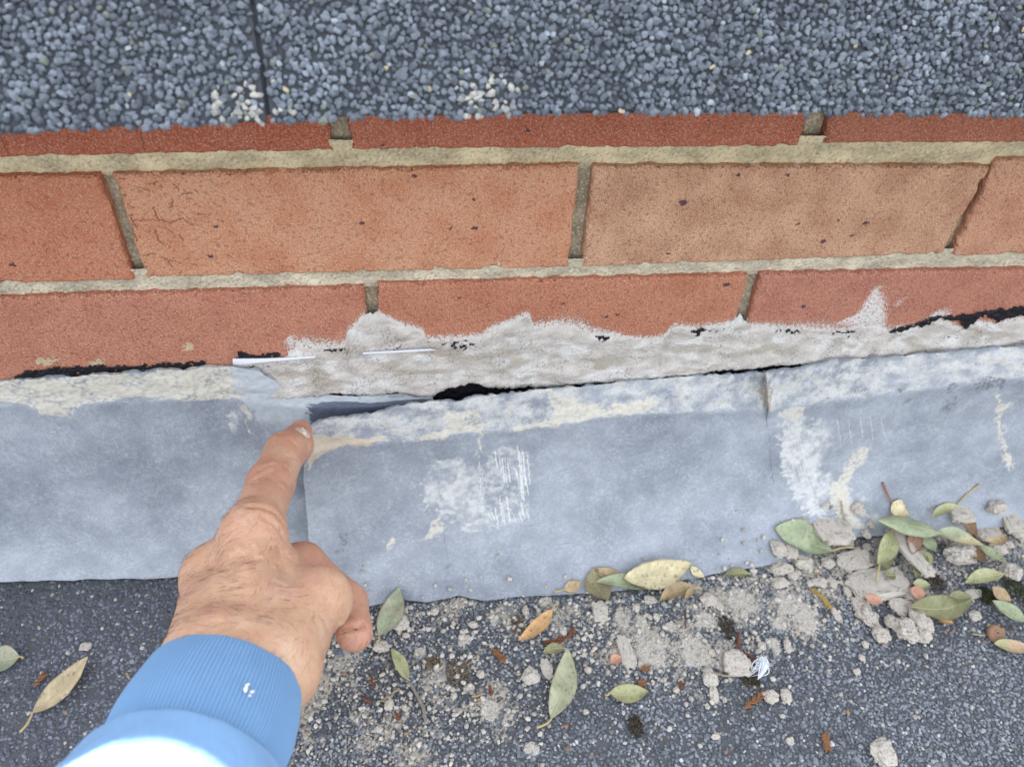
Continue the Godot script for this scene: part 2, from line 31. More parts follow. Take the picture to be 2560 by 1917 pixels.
const LEAVES = [["greygreen",0.006,-0.0982,0.104,-0.0852,0.074,0.0135,0.3,0.12,-0.0999,0.1088,0.1,"grey green leaf leaning on the lead foot beside the fist"],["orange",0.006,0.0122,0.0972,-0.0128,0.1164,0.0084,0.25,-0.1,0.017,0.0923,0,"orange tan dry leaf with short stem on the bare chippings"],["palegreen",0.005,0.0009,0.1653,0.0176,0.1237,0.0134,0.25,0.12,-0.008,0.1687,0,"large pale green leaf with long yellow stem beside round mortar lump"],["olive",0.0035,0.0163,0.1224,0.0022,0.1237,0.0066,0.2,0.1,0,0,0,"small olive leaf tucked under the tip of a large pale leaf"],["yellowgreen",0.006,-0.0808,0.1348,-0.0906,0.1141,0.0068,0.5,0.05,0,0,0,"small folded yellow green leaf at the end of a muddy stalk"],["oliveyellow",0.005,0.0381,0.1536,0.0613,0.155,0.0107,0.25,0.08,0.0355,0.1537,0,"olive leaf with brown bitten edge alone on clean chippings"],["cream",0.015,0.0616,0.0829,0.1074,0.0786,0.0189,0.22,0.12,0,0,0.12,"large cream yellow leaf on top of the leaf pile against the lead"],["green",0.011,0.0854,0.0902,0.0423,0.0834,0.0106,0.3,0.1,0,0,0.05,"green leaf under the cream leaf in the pile"],["olivebrown",0.008,0.0429,0.073,0.0484,0.0957,0.0163,0.35,0.12,0,0,0.1,"olive brown leaf with curled rim in the pile against the lead"],["tan",0.009,0.0627,0.0799,0.0431,0.0734,0.0084,0.3,-0.1,0,0,0.1,"narrow tan leaf peeping out behind the olive brown leaf"],["tan",0.005,0.0219,0.0837,0.0335,0.0802,0.0072,0.3,0.1,0.0153,0.0846,0,"small tan leaf with stalk end on the lead"],["tan",0.007,0.1087,0.09,0.083,0.0972,0.0097,0.6,0.15,0.1137,0.0909,0,"folded tan leaf beside the cream leaf"],["tan",0.008,0.1073,0.0909,0.0993,0.0992,0.0038,0.5,0,0,0,0,"torn tan leaf piece beside the folded leaf"],["cream",0.006,0.1098,0.0754,0.1183,0.0825,0.0056,0.3,0.1,0,0,0,"little yellowish leaf behind the cream leaf"],["olive",0.004,0.151,0.0815,0.1328,0.0813,0.005,0.3,0.1,0,0,0,"thin olive leaf lying along the edge of the lead"],["salmon",0.005,0.0497,0.1311,0.0425,0.1353,0.0061,0.2,0.05,0,0,0,"small salmon pink oval leaf beside a mortar sliver"],["green",0.009,0.2126,0.0722,0.1744,0.0556,0.0188,0.25,0.12,0.2301,0.0693,0.05,"broad green leaf resting on the corner of the lead"],["green",0.024,0.2858,0.0732,0.2434,0.0618,0.015,-0.35,0.12,0,0,0.1,"broad arched green leaf on top of the leaf heap"],["greencream",0.02,0.2843,0.071,0.3135,0.0846,0.012,0.45,-0.15,0,0,0.0,"long twisted green and cream leaf"],["green",0.012,0.3192,0.0776,0.329,0.0941,0.0081,0.4,0.1,0,0,0,"tapering green leaf end pointing at the moss"],["yellowgreen",0.016,0.2583,0.0633,0.234,0.0903,0.0109,0.3,-0.12,0.2309,0.0989,0.05,"yellow green leaf hanging down from the heap"],["olive",0.013,0.263,0.0656,0.2441,0.0904,0.0064,0.3,0.1,0,0,0.0,"narrow dark olive leaf in the heap"],["brownpink",0.015,0.2774,0.067,0.2639,0.0832,0.0089,0.4,0.1,0,0,0.0,"pinkish brown leaf in the heap"],["green",0.014,0.281,0.0661,0.2823,0.0819,0.01,0.3,0.1,0,0,0.0,"short green leaf at the back of the heap"],["olive",0.011,0.2767,0.0817,0.2598,0.0985,0.0086,0.3,0.05,0,0,0.0,"olive oval leaf standing in the heap"],["oliveyellow",0.009,0.2742,0.0775,0.2777,0.0893,0.0105,0.3,0.05,0,0,0.0,"pale olive yellow leaf half hidden in the heap"],["yellowgreen",0.007,0.2592,0.1002,0.2714,0.1018,0.0063,0.3,0.1,0,0,0.0,"small yellow green leaf below the heap"],["olive",0.009,0.2492,0.0937,0.242,0.0931,0.0074,0.2,0,0,0,0,"tiny round olive leaf"],["olive",0.007,0.2431,0.0823,0.2476,0.0887,0.0056,0.3,0,0,0,0,"tiny olive leaf tip beside the round leaf"],["cream",0.018,0.2646,0.0455,0.2753,0.0544,0.0117,0.4,0.1,0.2562,0.0367,0.1,"cream leaf with red stalk lying on the lead"],["yellowgreen",0.018,0.3148,0.0487,0.2889,0.0585,0.0066,0.4,0.1,0.3308,0.0406,0.1,"yellow green leaf with raised stalk lying on the lead"],["brown",0.014,0.3185,0.0528,0.3185,0.0726,0.009,0.4,0.1,0,0,0,"brown leaf wedged between mortar pieces"],["tan",0.015,0.3209,0.0775,0.3399,0.0734,0.0068,0.6,0.3,0,0,0,"tan curled leaf arched over mortar pieces"],["yellowgreen",0.012,0.3228,0.1017,0.2914,0.1062,0.0093,0.3,0.1,0,0,0,"pale yellow green leaf next to the moss"],["olive",0.009,0.2477,0.1181,0.2907,0.118,0.0157,0.3,0.12,0,0,0.05,"large olive leaf next to the porous mortar lumps"],["olive",0.014,0.2751,0.1142,0.2879,0.1177,0.0081,0.4,0.1,0,0,0.1,"curled olive leaf end lying on a large olive leaf"],["brown",0.008,0.3143,0.078,0.3177,0.0899,0.0096,0.4,0.1,0,0,0,"dark brown leaf under the twisted leaf"],["green",0.01,0.3195,0.1349,0.3041,0.1194,0.0104,0.6,-0.1,0,0,0.1,"folded green leaf leaning on the moss"],["tan",0.011,0.309,0.1104,0.317,0.1209,0.0095,0.3,0.15,0,0,0,"tan leaf lying across the moss"],["salmonyellow",0.006,0.2923,0.1458,0.3149,0.1503,0.0086,0.25,0.1,0,0,0,"salmon and yellow leaf alone beyond the brown snail shell"],["salmon",0.012,0.2186,0.1091,0.2287,0.1144,0.0069,0.3,0.1,0,0,0,"salmon pink leaf on the big mortar slab"],["salmon",0.009,0.2587,0.1034,0.2557,0.1139,0.0084,0.3,0,0,0,0,"salmon pink broken leaf between mortar slab and olive leaf"],["orange",0.005,0.2632,0.1242,0.2729,0.13,0.0062,0.4,0.1,0,0,0,"little orange tan leaf near the porous lumps"],["brown",0.007,0.2574,0.1233,0.2613,0.1261,0.0052,0.6,0.1,0,0,0,"tiny brown curled leaf beside porous lumps"],["tanpale",0.006,-0.2907,0.1338,-0.2691,0.1027,0.0126,0.25,0.1,-0.2951,0.1433,0,"long tan dry leaf with curved stalk beside the blue sleeve"],["greygreen",0.005,-0.309,0.0988,-0.3284,0.1022,0.0138,0.3,0.1,-0.3073,0.0992,0,"grey green leaf with tan rim on the dark bitumen chippings"]]
const FRAGMENTS = [[1,0.2184,0.0559,0.0234,0.0251],[0,0.239,0.047,0.0094,0.0105],[0,0.2141,0.0438,0.0064,0.0046],[0,0.1748,0.068,0.0091,0.0127],[1,0.1834,0.0693,0.0095,0.0122],[1,0.229,0.0771,0.0214,0.0147],[1,0.2382,0.0972,0.04,0.0232],[2,0.3067,0.0792,0.0232,0.0161],[0,0.3373,0.0773,0.0137,0.0098],[1,0.3564,0.0603,0.0125,0.0231],[2,0.345,0.0521,0.0126,0.0106],[1,0.3378,0.0623,0.0189,0.0153],[1,0.317,0.0534,0.0165,0.0154],[2,0.3363,0.0961,0.0119,0.0127],[0,0.3622,0.0667,0.006,0.0121],[0,0.3488,0.0743,0.0069,0.006],[1,0.2186,0.1118,0.0113,0.0145],[1,0.246,0.1132,0.015,0.0099],[2,0.2196,0.1198,0.009,0.0135],[2,0.2221,0.1325,0.0099,0.0103],[2,0.233,0.1239,0.0072,0.0085],[2,0.2398,0.1313,0.0133,0.0153],[2,0.2528,0.1247,0.0121,0.02],[2,0.2505,0.1346,0.0102,0.0113],[0,0.2222,0.1244,0.0058,0.0055],[0,0.2561,0.106,0.0078,0.0103],[0,0.1745,0.0794,0.0141,0.0094],[2,0.1912,0.076,0.0118,0.0095],[0,0.2091,0.0776,0.009,0.0084],[0,0.1982,0.0916,0.0107,0.0072],[0,0.2063,0.0923,0.0058,0.0085],[0,0.1697,0.0896,0.0102,0.0077],[0,0.1813,0.0848,0.0075,0.0062],[0,0.1937,0.0811,0.0066,0.0052],[0,0.1914,0.0915,0.0056,0.0046],[0,0.1551,0.0788,0.0051,0.0047],[3,0.1711,0.1035,0.0168,0.0192],[3,0.1786,0.1146,0.0193,0.0235],[3,0.1592,0.1172,0.0098,0.0097],[3,0.1392,0.0997,0.0195,0.0197],[0,0.1587,0.1332,0.0043,0.0097],[3,0.1506,0.1315,0.0078,0.0111],[0,0.1418,0.1321,0.0045,0.005],[1,0.122,0.1424,0.0149,0.0158],[0,0.1358,0.1643,0.0083,0.0078],[0,0.1457,0.1644,0.006,0.0078],[0,0.2141,0.1002,0.0048,0.0077],[0,0.2927,0.1249,0.008,0.0069],[1,0.3014,0.109,0.0104,0.0062],[0,0.2097,0.137,0.0042,0.0047],[0,0.2034,0.1455,0.0043,0.0043],[0,0.1964,0.1538,0.0047,0.004],[0,0.2441,0.119,0.0061,0.0032],[1,0.1996,0.1155,0.0043,0.0104],[0,0.2139,0.0929,0.0045,0.0037],[0,0.2434,0.0603,0.0063,0.0065],[0,0.2314,0.0638,0.0068,0.0065],[0,0.248,0.0548,0.0049,0.006],[0,0.2433,0.0671,0.0053,0.0059],[0,0.2354,0.0687,0.0043,0.0048],[0,0.185,0.083,0.0056,0.0042],[1,0.2648,0.0801,0.01,0.0417],[0,0.1896,0.2021,0.0126,0.0144],[0,-0.0856,0.0958,0.0099,0.0104],[0,-0.0967,0.1108,0.0097,0.007],[0,-0.0815,0.1041,0.0044,0.0034],[3,-0.0734,0.1161,0.0067,0.0086],[3,-0.046,0.1096,0.0081,0.0104],[0,-0.0393,0.1008,0.0061,0.004],[0,-0.0074,0.1379,0.0099,0.0097],[1,0.0033,0.1337,0.0063,0.0123],[0,-0.0373,0.1334,0.0043,0.0048],[3,-0.034,0.1552,0.0112,0.0128],[0,0.0173,0.1103,0.0048,0.0064],[0,-0.0047,0.0946,0.0042,0.0059],[0,-0.0923,0.1467,0.0053,0.0059],[0,-0.0832,0.1492,0.0036,0.0037],[0,-0.0542,0.1451,0.0036,0.0041],[0,-0.026,0.1631,0.0033,0.0042],[0,-0.063,0.0898,0.0047,0.0047],[3,0.0101,0.0881,0.01,0.0066],[3,-0.0449,0.1402,0.0061,0.0058],[3,-0.0122,0.179,0.0085,0.008],[0,-0.0981,0.1599,0.0039,0.0043],[3,-0.0259,0.0975,0.0052,0.009],[1,0.0432,0.0994,0.0096,0.0136],[3,0.057,0.1049,0.0088,0.0147],[3,0.0688,0.1089,0.0088,0.0113],[0,0.1169,0.098,0.0098,0.0088],[3,0.0698,0.1266,0.0219,0.0259],[1,0.0545,0.1279,0.0081,0.0208],[3,0.099,0.1303,0.0206,0.022],[3,0.112,0.1109,0.0168,0.0119],[3,0.0742,0.1334,0.0095,0.0087],[1,0.0784,0.0936,0.0081,0.0053],[0,0.068,0.0986,0.0043,0.0055],[0,0.0284,0.137,0.004,0.0045],[0,0.0799,0.1542,0.0035,0.0039],[0,0.1021,0.1491,0.0084,0.0112],[0,0.102,0.1593,0.0051,0.0099],[0,0.0618,0.1362,0.0035,0.0045],[0,0.0954,0.1831,0.0049,0.0037],[3,0.0884,0.1135,0.0097,0.0068],[3,0.1393,0.1894,0.0048,0.0051],[0,0.0225,0.1618,0.0032,0.0031],[0,0.1455,0.1647,0.0058,0.0078],[0,0.1087,0.1334,0.0041,0.0048],[0,0.0582,0.1345,0.0034,0.0042],[0,0.0795,0.106,0.0044,0.0049],[0,0.1231,0.1021,0.0054,0.0075],[0,0.1376,0.1093,0.0049,0.006],[1,-0.2744,0.0936,0.0064,0.005],[1,-0.2323,0.1067,0.0021,0.0047],[0,-0.2837,0.0968,0.0023,0.0024]]
const TWIGS = [["red",0.0034,0.1169,0.0112,0.1172,0.0195,0.1147,0.0247,0.1096],["red",0.0041,0.1183,0.0136,0.1183,0.0222,0.114,0.0235,0.1067],["red",0.0074,0.1163,0.0149,0.1157],["thin",0.0996,0.1029,0.0966,0.1152],["red",0.1299,0.1211,0.1261,0.1337],["red",0.1271,0.1347,0.1323,0.1379,0.1363,0.1418],["sprig",0.1178,0.1698,0.1255,0.1648,0.1327,0.1615],["red",0.0838,0.1465,0.0834,0.1541],["sprig",0.0571,0.1459,0.0613,0.1487],["sprig",0.0596,0.1399,0.0666,0.1393],["sprig",-0.0278,0.1167,-0.025,0.1232,-0.023,0.1278],["thin",-0.1015,0.1248,-0.0982,0.1323],["thin",-0.0926,0.1213,-0.0975,0.1277],["red",-0.0889,0.151,-0.0871,0.1556],["red",-0.1031,0.1314,-0.1014,0.1365],["mud",-0.0809,0.1339,-0.0758,0.1422,-0.0729,0.1506,-0.0713,0.1594],["straw",-0.0982,0.145,-0.0918,0.1415,-0.0862,0.138],["sprig",0.1613,0.1874,0.1602,0.1919,0.1589,0.1968],["sprigyellow",0.189,0.0949,0.1946,0.1026,0.1982,0.111],["thin",0.1982,0.111,0.1911,0.1153,0.1869,0.1207],["straw",0.2263,0.0424,0.2284,0.0497,0.2314,0.0569],["straw",-0.0438,0.1469,-0.0372,0.1459],["red",0.1919,0.2094,0.1976,0.2055,0.197,0.2017],["thin",0.3133,0.1331,0.3122,0.1426],["straw",0.2841,0.1363,0.2913,0.1388],["red",-0.0327,0.1414,-0.0321,0.1473],["red",-0.1077,0.1416,-0.1029,0.1437],["straw",0.105,0.1468,0.1118,0.1487,0.1182,0.148],["sprig",-0.2971,0.1165,-0.2927,0.1086],["straw",-0.2461,0.1135,-0.2431,0.1167]]
const MOSS = [["d",0.2783,0.098,0.0133,0.0118],["g",0.3093,0.1112,0.0121,0.0118],["g",0.3335,0.1081,0.0133,0.0225],["d",0.1234,0.1173,0.009,0.0152],["d",0.0502,0.1732,0.0074,0.0113],["b",-0.0509,0.1316,0.0133,0.0147],["b",-0.0115,0.103,0.0071,0.0132],["b",-0.067,0.1232,0.0106,0.0069],["d",0.1273,0.1534,0.0102,0.0068]]
const BITS = [[-0.104,0.13],[-0.0951,0.1532],[-0.088,0.1535],[-0.0827,0.1641],[-0.0434,0.1259],[-0.0395,0.1486],[0.0093,0.1692],[0.0081,0.1814],[-0.0849,0.1019],[0.0275,0.1334],[0.0092,0.1688],[0.0079,0.1813],[0.0632,0.1815],[0.0984,0.1924],[0.0347,0.1274],[0.1988,0.0852],[0.2728,0.1333],[0.2665,0.1341],[0.1796,0.1776],[0.0986,0.1923],[0.0487,0.1233],[0.2226,0.1381],[-0.1401,0.1508],[-0.1186,0.1257]]
const SHELL = [0.2979,0.005,0.1366]
const FLUFF = [[0.1383,0.006,0.1401],[0.1395,0.006,0.1428],[0.1385,0.006,0.148],[0.1342,0.006,0.1515],[0.1313,0.006,0.1534],[0.1368,0.006,0.1417],[0.133,0.006,0.1449],[0.1292,0.006,0.148],[0.1269,0.006,0.1508]]
const DUST = [[-0.1312,0.119,0.03],[-0.1438,0.1348,0.03],[-0.1149,0.1086,0.02],[-0.0862,0.0828,0.012],[-0.0505,0.086,0.014],[-0.0153,0.0958,0.016],[0.0719,0.1165,0.028],[0.1,0.1254,0.03],[0.0536,0.1303,0.02],[0.1395,0.0996,0.03],[0.1709,0.1024,0.03],[0.195,0.0834,0.03],[0.2358,0.0684,0.035],[0.2641,0.0821,0.035],[0.3076,0.0667,0.035],[0.3468,0.062,0.03],[-0.033,0.1537,0.02],[-0.059,0.1316,0.02],[-0.077,0.173,0.018],[0.0326,0.1001,0.016],[0.1749,0.0744,0.02],[-0.0978,0.1555,0.02],[0.0072,0.1074,0.016],[0.1146,0.0974,0.018]]
const JOINTS = {"tip":[-0.1357,0.1156,0.0304],"pad":[-0.1378,0.1168,0.0418],"dip":[-0.141,0.1235,0.0516],"pip":[-0.1452,0.1306,0.0795],"mcp":[-0.1464,0.1452,0.119],"imid":[-0.1466,0.1486,0.157],"m_mcp":[-0.1669,0.1264,0.1289],"m_pip":[-0.1305,0.1006,0.1095],"m_dip":[-0.1072,0.0955,0.1315],"m_tip":[-0.1027,0.1028,0.1521],"r_mcp":[-0.1719,0.1081,0.1322],"r_pip":[-0.1461,0.0755,0.1094],"r_dip":[-0.1276,0.0669,0.1269],"r_tip":[-0.1261,0.076,0.1409],"l_mcp":[-0.1709,0.1058,0.1462],"l_pip":[-0.1567,0.0699,0.1219],"l_dip":[-0.1397,0.0634,0.1342],"l_tip":[-0.1387,0.0768,0.1452],"wrist":[-0.1448,0.1576,0.1927],"wr_a":[-0.1518,0.1549,0.1886],"wr_b":[-0.1373,0.1543,0.1944],"t_cmc":[-0.1285,0.1533,0.1912],"t_mcp":[-0.1154,0.137,0.1526],"t_ip":[-0.1238,0.1031,0.1425],"t_tip":[-0.1362,0.0868,0.1283],"web":[-0.134,0.1307,0.1386],"web2":[-0.1317,0.141,0.163],"fore":[-0.1495,0.1684,0.2239]}
const M_EDGE = [[-0.0004,-0.1332],[0.1994,-0.1374],[0.2981,-0.1399],[0.4629,-0.1406],[0.7129,-0.1413],[0.9685,-0.138]]
const R_EDGE = [[0.006,0.1513],[0.1794,0.1582],[0.3407,0.1668],[0.5926,0.1756],[0.9872,0.1781]]
const CUFF_AT = [-0.1457,0.1591,0.1982]
const GROOVES = [[0.00198,0.001,-0.152,0.1449,0.0879,-0.1495,0.1459,0.0875,-0.1473,0.1462,0.0865,-0.1456,0.1454,0.0845,-0.1438,0.1447,0.0824,-0.142,0.1438,0.0799,-0.1404,0.1425,0.0772],[0.00162,0.001,-0.1469,0.147,0.0886,-0.1452,0.1463,0.0868,-0.1434,0.1454,0.0849,-0.1414,0.1441,0.0818,-0.1395,0.1425,0.0786],[0.0018000000000000002,0.001,-0.1487,0.144,0.081,-0.1458,0.1438,0.0785,-0.1433,0.143,0.0761,-0.1403,0.1419,0.0755],[0.0009000000000000001,0.001,-0.1476,0.1421,0.0739,-0.1459,0.1417,0.0722,-0.1443,0.1406,0.0701],[0.00126,0.001,-0.1499,0.1476,0.0919,-0.1479,0.1479,0.0912,-0.146,0.1476,0.09,-0.1439,0.1468,0.0882,-0.1419,0.1454,0.0859],[0.00054,0.001,-0.1467,0.1418,0.0728,-0.1452,0.1403,0.0692,-0.1424,0.1398,0.0686],[0.0011,0.001,-0.1374,0.1349,0.0527,-0.1348,0.1337,0.0544,-0.1333,0.1324,0.056],[0.0011,0.001,-0.1436,0.1346,0.0488,-0.141,0.1346,0.0477,-0.1387,0.1332,0.0453],[0.0011,0.001,-0.137,0.1397,0.0747,-0.1347,0.1376,0.076,-0.1334,0.1357,0.077],[0.0011,0.001,-0.1367,0.1368,0.0665,-0.1346,0.1346,0.0651,-0.1326,0.1313,0.0628],[0.0011,0.001,-0.1364,0.1435,0.0908,-0.1356,0.1432,0.0929],[0.0019500000000000001,0.0012,-0.1478,0.16,0.1148,-0.1454,0.16,0.1148,-0.1431,0.1596,0.1145,-0.1409,0.1587,0.1139,-0.1388,0.1579,0.1147,-0.1367,0.1566,0.1152,-0.1349,0.1547,0.1151,-0.1335,0.1535,0.1167,-0.1324,0.1516,0.1179,-0.1313,0.1492,0.1187],[0.00156,0.0012,-0.1401,0.1594,0.12,-0.1386,0.1584,0.1207,-0.1371,0.1573,0.1214,-0.1356,0.1561,0.1218,-0.1342,0.1545,0.1221,-0.1333,0.1531,0.1232,-0.1325,0.1514,0.1242,-0.1317,0.1497,0.1251,-0.1309,0.1477,0.1258],[0.0005200000000000001,0.0012,-0.1537,0.1571,0.1291,-0.1515,0.158,0.1309,-0.1493,0.1587,0.1325,-0.1473,0.159,0.1338,-0.1454,0.1592,0.1348,-0.1436,0.1589,0.1355,-0.1419,0.1584,0.136,-0.1402,0.1575,0.1362],[0.0005200000000000001,0.0012,-0.148,0.1593,0.1396,-0.146,0.1596,0.1408,-0.1441,0.1595,0.1419,-0.1423,0.1593,0.1428,-0.1406,0.1585,0.1426,-0.1391,0.1574,0.1422,-0.1376,0.1559,0.1415],[0.0005200000000000001,0.0012,-0.1369,0.1567,0.1244,-0.1357,0.1554,0.1256,-0.1346,0.1538,0.1266,-0.1335,0.1521,0.1275,-0.1324,0.1501,0.1282,-0.1314,0.148,0.1289],[0.0005200000000000001,0.0012,-0.15,0.1599,0.1235,-0.1478,0.16,0.1248,-0.1458,0.1598,0.1258],[0.00039,0.0012,-0.1437,0.1588,0.1311,-0.1419,0.1582,0.1311,-0.1401,0.1574,0.131,-0.1383,0.1564,0.1307,-0.1366,0.1549,0.1301],[0.0005200000000000001,0.0012,-0.1347,0.1495,0.1083,-0.1331,0.1495,0.1115,-0.1319,0.148,0.1137],[0.00039,0.0012,-0.1659,0.1452,0.1338,-0.163,0.1471,0.1362,-0.1591,0.1522,0.1406,-0.1551,0.1581,0.1454],[0.00039,0.0012,-0.1616,0.1478,0.132,-0.1588,0.1511,0.1356,-0.1557,0.1556,0.1399,-0.1531,0.1584,0.1431],[0.0012000000000000001,0.0012,-0.1044,0.1389,0.1653,-0.1065,0.146,0.1682,-0.1075,0.1489,0.1683,-0.1086,0.1509,0.168],[0.0012000000000000001,0.0012,-0.1084,0.1098,0.1528,-0.1062,0.1417,0.1693,-0.1074,0.1471,0.1718,-0.1094,0.1522,0.1728],[0.0012000000000000001,0.0012,-0.1087,0.1086,0.1557,-0.1073,0.144,0.1729,-0.109,0.1511,0.1748],[0.00105,0.0012,-0.1104,0.1044,0.1567,-0.1083,0.1441,0.1763],[0.0009,0.0012,-0.1074,0.1406,0.179,-0.1092,0.1497,0.1823],[0.0006000000000000001,0.0012,-0.102,0.1393,0.1607,-0.1042,0.145,0.1618],[0.00075,0.0012,-0.1086,0.1469,0.1855,-0.1098,0.1566,0.1885],[0.0006000000000000001,0.0012,-0.1112,0.1585,0.1967,-0.1128,0.1623,0.1969],[0.0028,0.0015,-0.1064,0.111,0.1525,-0.1038,0.1116,0.1534,-0.1012,0.1114,0.1539,-0.099,0.1109,0.1525,-0.0968,0.1094,0.1505],[0.0013,0.0012,-0.1236,0.1459,0.1388,-0.1237,0.14,0.1313,-0.1301,0.1138,0.1105],[-0.0009,0.0022,-0.144,0.1606,0.1453,-0.1429,0.1614,0.1481,-0.1419,0.1621,0.1508,-0.141,0.1623,0.1532,-0.1402,0.1625,0.1555,-0.1401,0.1629,0.158,-0.1401,0.1632,0.1604,-0.14,0.1635,0.1628,-0.1399,0.164,0.1652,-0.1397,0.165,0.168,-0.1395,0.1674,0.1712,-0.1393,0.1701,0.1746,-0.1392,0.1724,0.1778,-0.1392,0.174,0.1804,-0.1393,0.1753,0.1829],[-0.0008,0.002,-0.1347,0.1515,0.1385,-0.1341,0.1507,0.1402,-0.1333,0.1504,0.1421,-0.1323,0.1512,0.1447,-0.131,0.1533,0.148,-0.1298,0.1552,0.1513,-0.1299,0.1573,0.1547,-0.1302,0.1587,0.1577,-0.1305,0.1596,0.1603,-0.1309,0.1603,0.1628,-0.1318,0.161,0.1646,-0.1326,0.1617,0.1665,-0.1334,0.1627,0.1684,-0.134,0.1646,0.1709,-0.1344,0.1668,0.1734],[-0.0005,0.0018,-0.1298,0.1552,0.1513,-0.1281,0.1555,0.1526,-0.1264,0.1556,0.1539,-0.1248,0.1559,0.1553,-0.1231,0.1559,0.1565,-0.1215,0.156,0.1578],[-0.0007,0.0026,-0.1385,0.1564,0.1395,-0.1382,0.1567,0.1419,-0.1378,0.1571,0.1446,-0.1374,0.158,0.1474,-0.1369,0.159,0.1503,-0.137,0.16,0.153,-0.1372,0.161,0.1556,-0.1374,0.1616,0.158,-0.1377,0.162,0.1603,-0.1379,0.1625,0.1626,-0.138,0.1629,0.1647,-0.138,0.1637,0.167,-0.1378,0.1652,0.1698,-0.1374,0.1675,0.1729,-0.137,0.1699,0.176,-0.1367,0.1719,0.1789,-0.1365,0.1734,0.1814],[-0.0008,0.0024,-0.157,0.158,0.1479,-0.1554,0.1607,0.1518,-0.1542,0.1622,0.1549,-0.1531,0.1634,0.1577,-0.1521,0.1643,0.1603,-0.1512,0.165,0.1628,-0.1507,0.166,0.1654,-0.1499,0.1682,0.1686,-0.1489,0.1712,0.1722,-0.148,0.1735,0.1753,-0.1474,0.175,0.178,-0.1469,0.1762,0.1805],[0.0013,0.0045,-0.1507,0.1587,0.138,-0.1505,0.159,0.141,-0.15,0.1602,0.1445,-0.1495,0.1616,0.1481,-0.1484,0.1629,0.1514,-0.1475,0.1637,0.1544,-0.1466,0.1643,0.1571,-0.1458,0.1647,0.1598],[0.001,0.0045,-0.1312,0.1475,0.1315,-0.1307,0.1471,0.1334,-0.1301,0.1471,0.1357,-0.1295,0.1473,0.138,-0.1288,0.148,0.1406,-0.1285,0.1493,0.144,-0.1278,0.1523,0.1483,-0.1272,0.1551,0.1526,-0.1268,0.1569,0.156],[0.00035,0.0008,-0.1412,0.158,0.1363,-0.1389,0.1566,0.136,-0.1367,0.1547,0.1353],[0.00035,0.0008,-0.1351,0.1526,0.1349,-0.1324,0.1489,0.1321],[0.00035,0.0008,-0.1408,0.1578,0.1337,-0.139,0.1566,0.1332,-0.1373,0.1552,0.1327,-0.1355,0.1536,0.1319],[0.00035,0.0008,-0.148,0.1595,0.1404,-0.1461,0.1595,0.1405,-0.1442,0.1594,0.1405],[0.00035,0.0008,-0.1513,0.1582,0.1345,-0.1488,0.159,0.1357,-0.1464,0.1592,0.1366,-0.1442,0.159,0.1371],[0.00035,0.0008,-0.1374,0.1554,0.1371,-0.135,0.1524,0.1352],[0.00035,0.0008,-0.1443,0.16,0.1434,-0.1422,0.1595,0.1435,-0.1401,0.1585,0.1434],[0.00035,0.0008,-0.1372,0.1552,0.1326,-0.1355,0.1536,0.1319,-0.1339,0.1515,0.131,-0.1322,0.1494,0.13],[0.00035,0.0008,-0.1444,0.1592,0.1389,-0.1421,0.1585,0.1383,-0.1399,0.1574,0.1374],[0.00035,0.0008,-0.1355,0.1529,0.1407,-0.1339,0.1505,0.1394,-0.1321,0.1488,0.1385,-0.1301,0.1477,0.138],[0.00035,0.0008,-0.1414,0.1586,0.1409,-0.1384,0.1566,0.1413],[0.00035,0.0008,-0.1569,0.1543,0.1393,-0.1536,0.1579,0.1428,-0.1508,0.1603,0.1455],[0.00035,0.0008,-0.1529,0.1575,0.1357,-0.1503,0.1587,0.1374,-0.1479,0.1594,0.1387,-0.1457,0.1595,0.1396],[0.00035,0.0008,-0.1397,0.1576,0.1413,-0.1377,0.156,0.1411,-0.1358,0.1535,0.1403],[0.00035,0.0008,-0.1472,0.1604,0.1439,-0.1452,0.1604,0.144,-0.1433,0.16,0.144,-0.1414,0.1592,0.1437],[0.00035,0.0008,-0.139,0.157,0.1294,-0.137,0.1556,0.129,-0.135,0.1538,0.1283,-0.1331,0.1517,0.1275],[0.00035,0.0008,-0.1497,0.159,0.1386,-0.1474,0.1595,0.1394,-0.1453,0.1595,0.1398,-0.1434,0.1591,0.1401],[0.00035,0.0008,-0.1363,0.1543,0.1332,-0.1345,0.1522,0.132,-0.1327,0.15,0.1308],[0.00035,0.0008,-0.1514,0.1582,0.1354,-0.1491,0.1591,0.1367,-0.1469,0.1593,0.1376,-0.1448,0.1592,0.1383],[0.00035,0.0008,-0.1415,0.1585,0.141,-0.1394,0.1573,0.1408,-0.1375,0.1556,0.1402,-0.1357,0.1531,0.1391],[0.00035,0.0008,-0.1583,0.1518,0.1329,-0.1533,0.1575,0.138],[0.00035,0.0008,-0.1338,0.1512,0.1325,-0.1321,0.1487,0.1307,-0.1303,0.1461,0.1288,-0.1288,0.1418,0.1257],[0.00035,0.0008,-0.1347,0.1533,0.1289,-0.133,0.1512,0.1276,-0.1313,0.1486,0.1259,-0.13,0.1443,0.1231],[0.00035,0.0008,-0.149,0.1588,0.1308,-0.1454,0.159,0.1325],[0.00035,0.0008,-0.1398,0.1573,0.1304,-0.1382,0.1564,0.1298,-0.1366,0.1553,0.1291,-0.135,0.1538,0.1282],[0.00035,0.0008,-0.1363,0.1549,0.1292,-0.1347,0.1533,0.1289,-0.1333,0.1514,0.1284,-0.1318,0.1492,0.1277]]
const NAIL_AT = [-0.1318,0.1257,0.0395]
const NAIL_UP = [0.5819,0.7459,-0.3241]
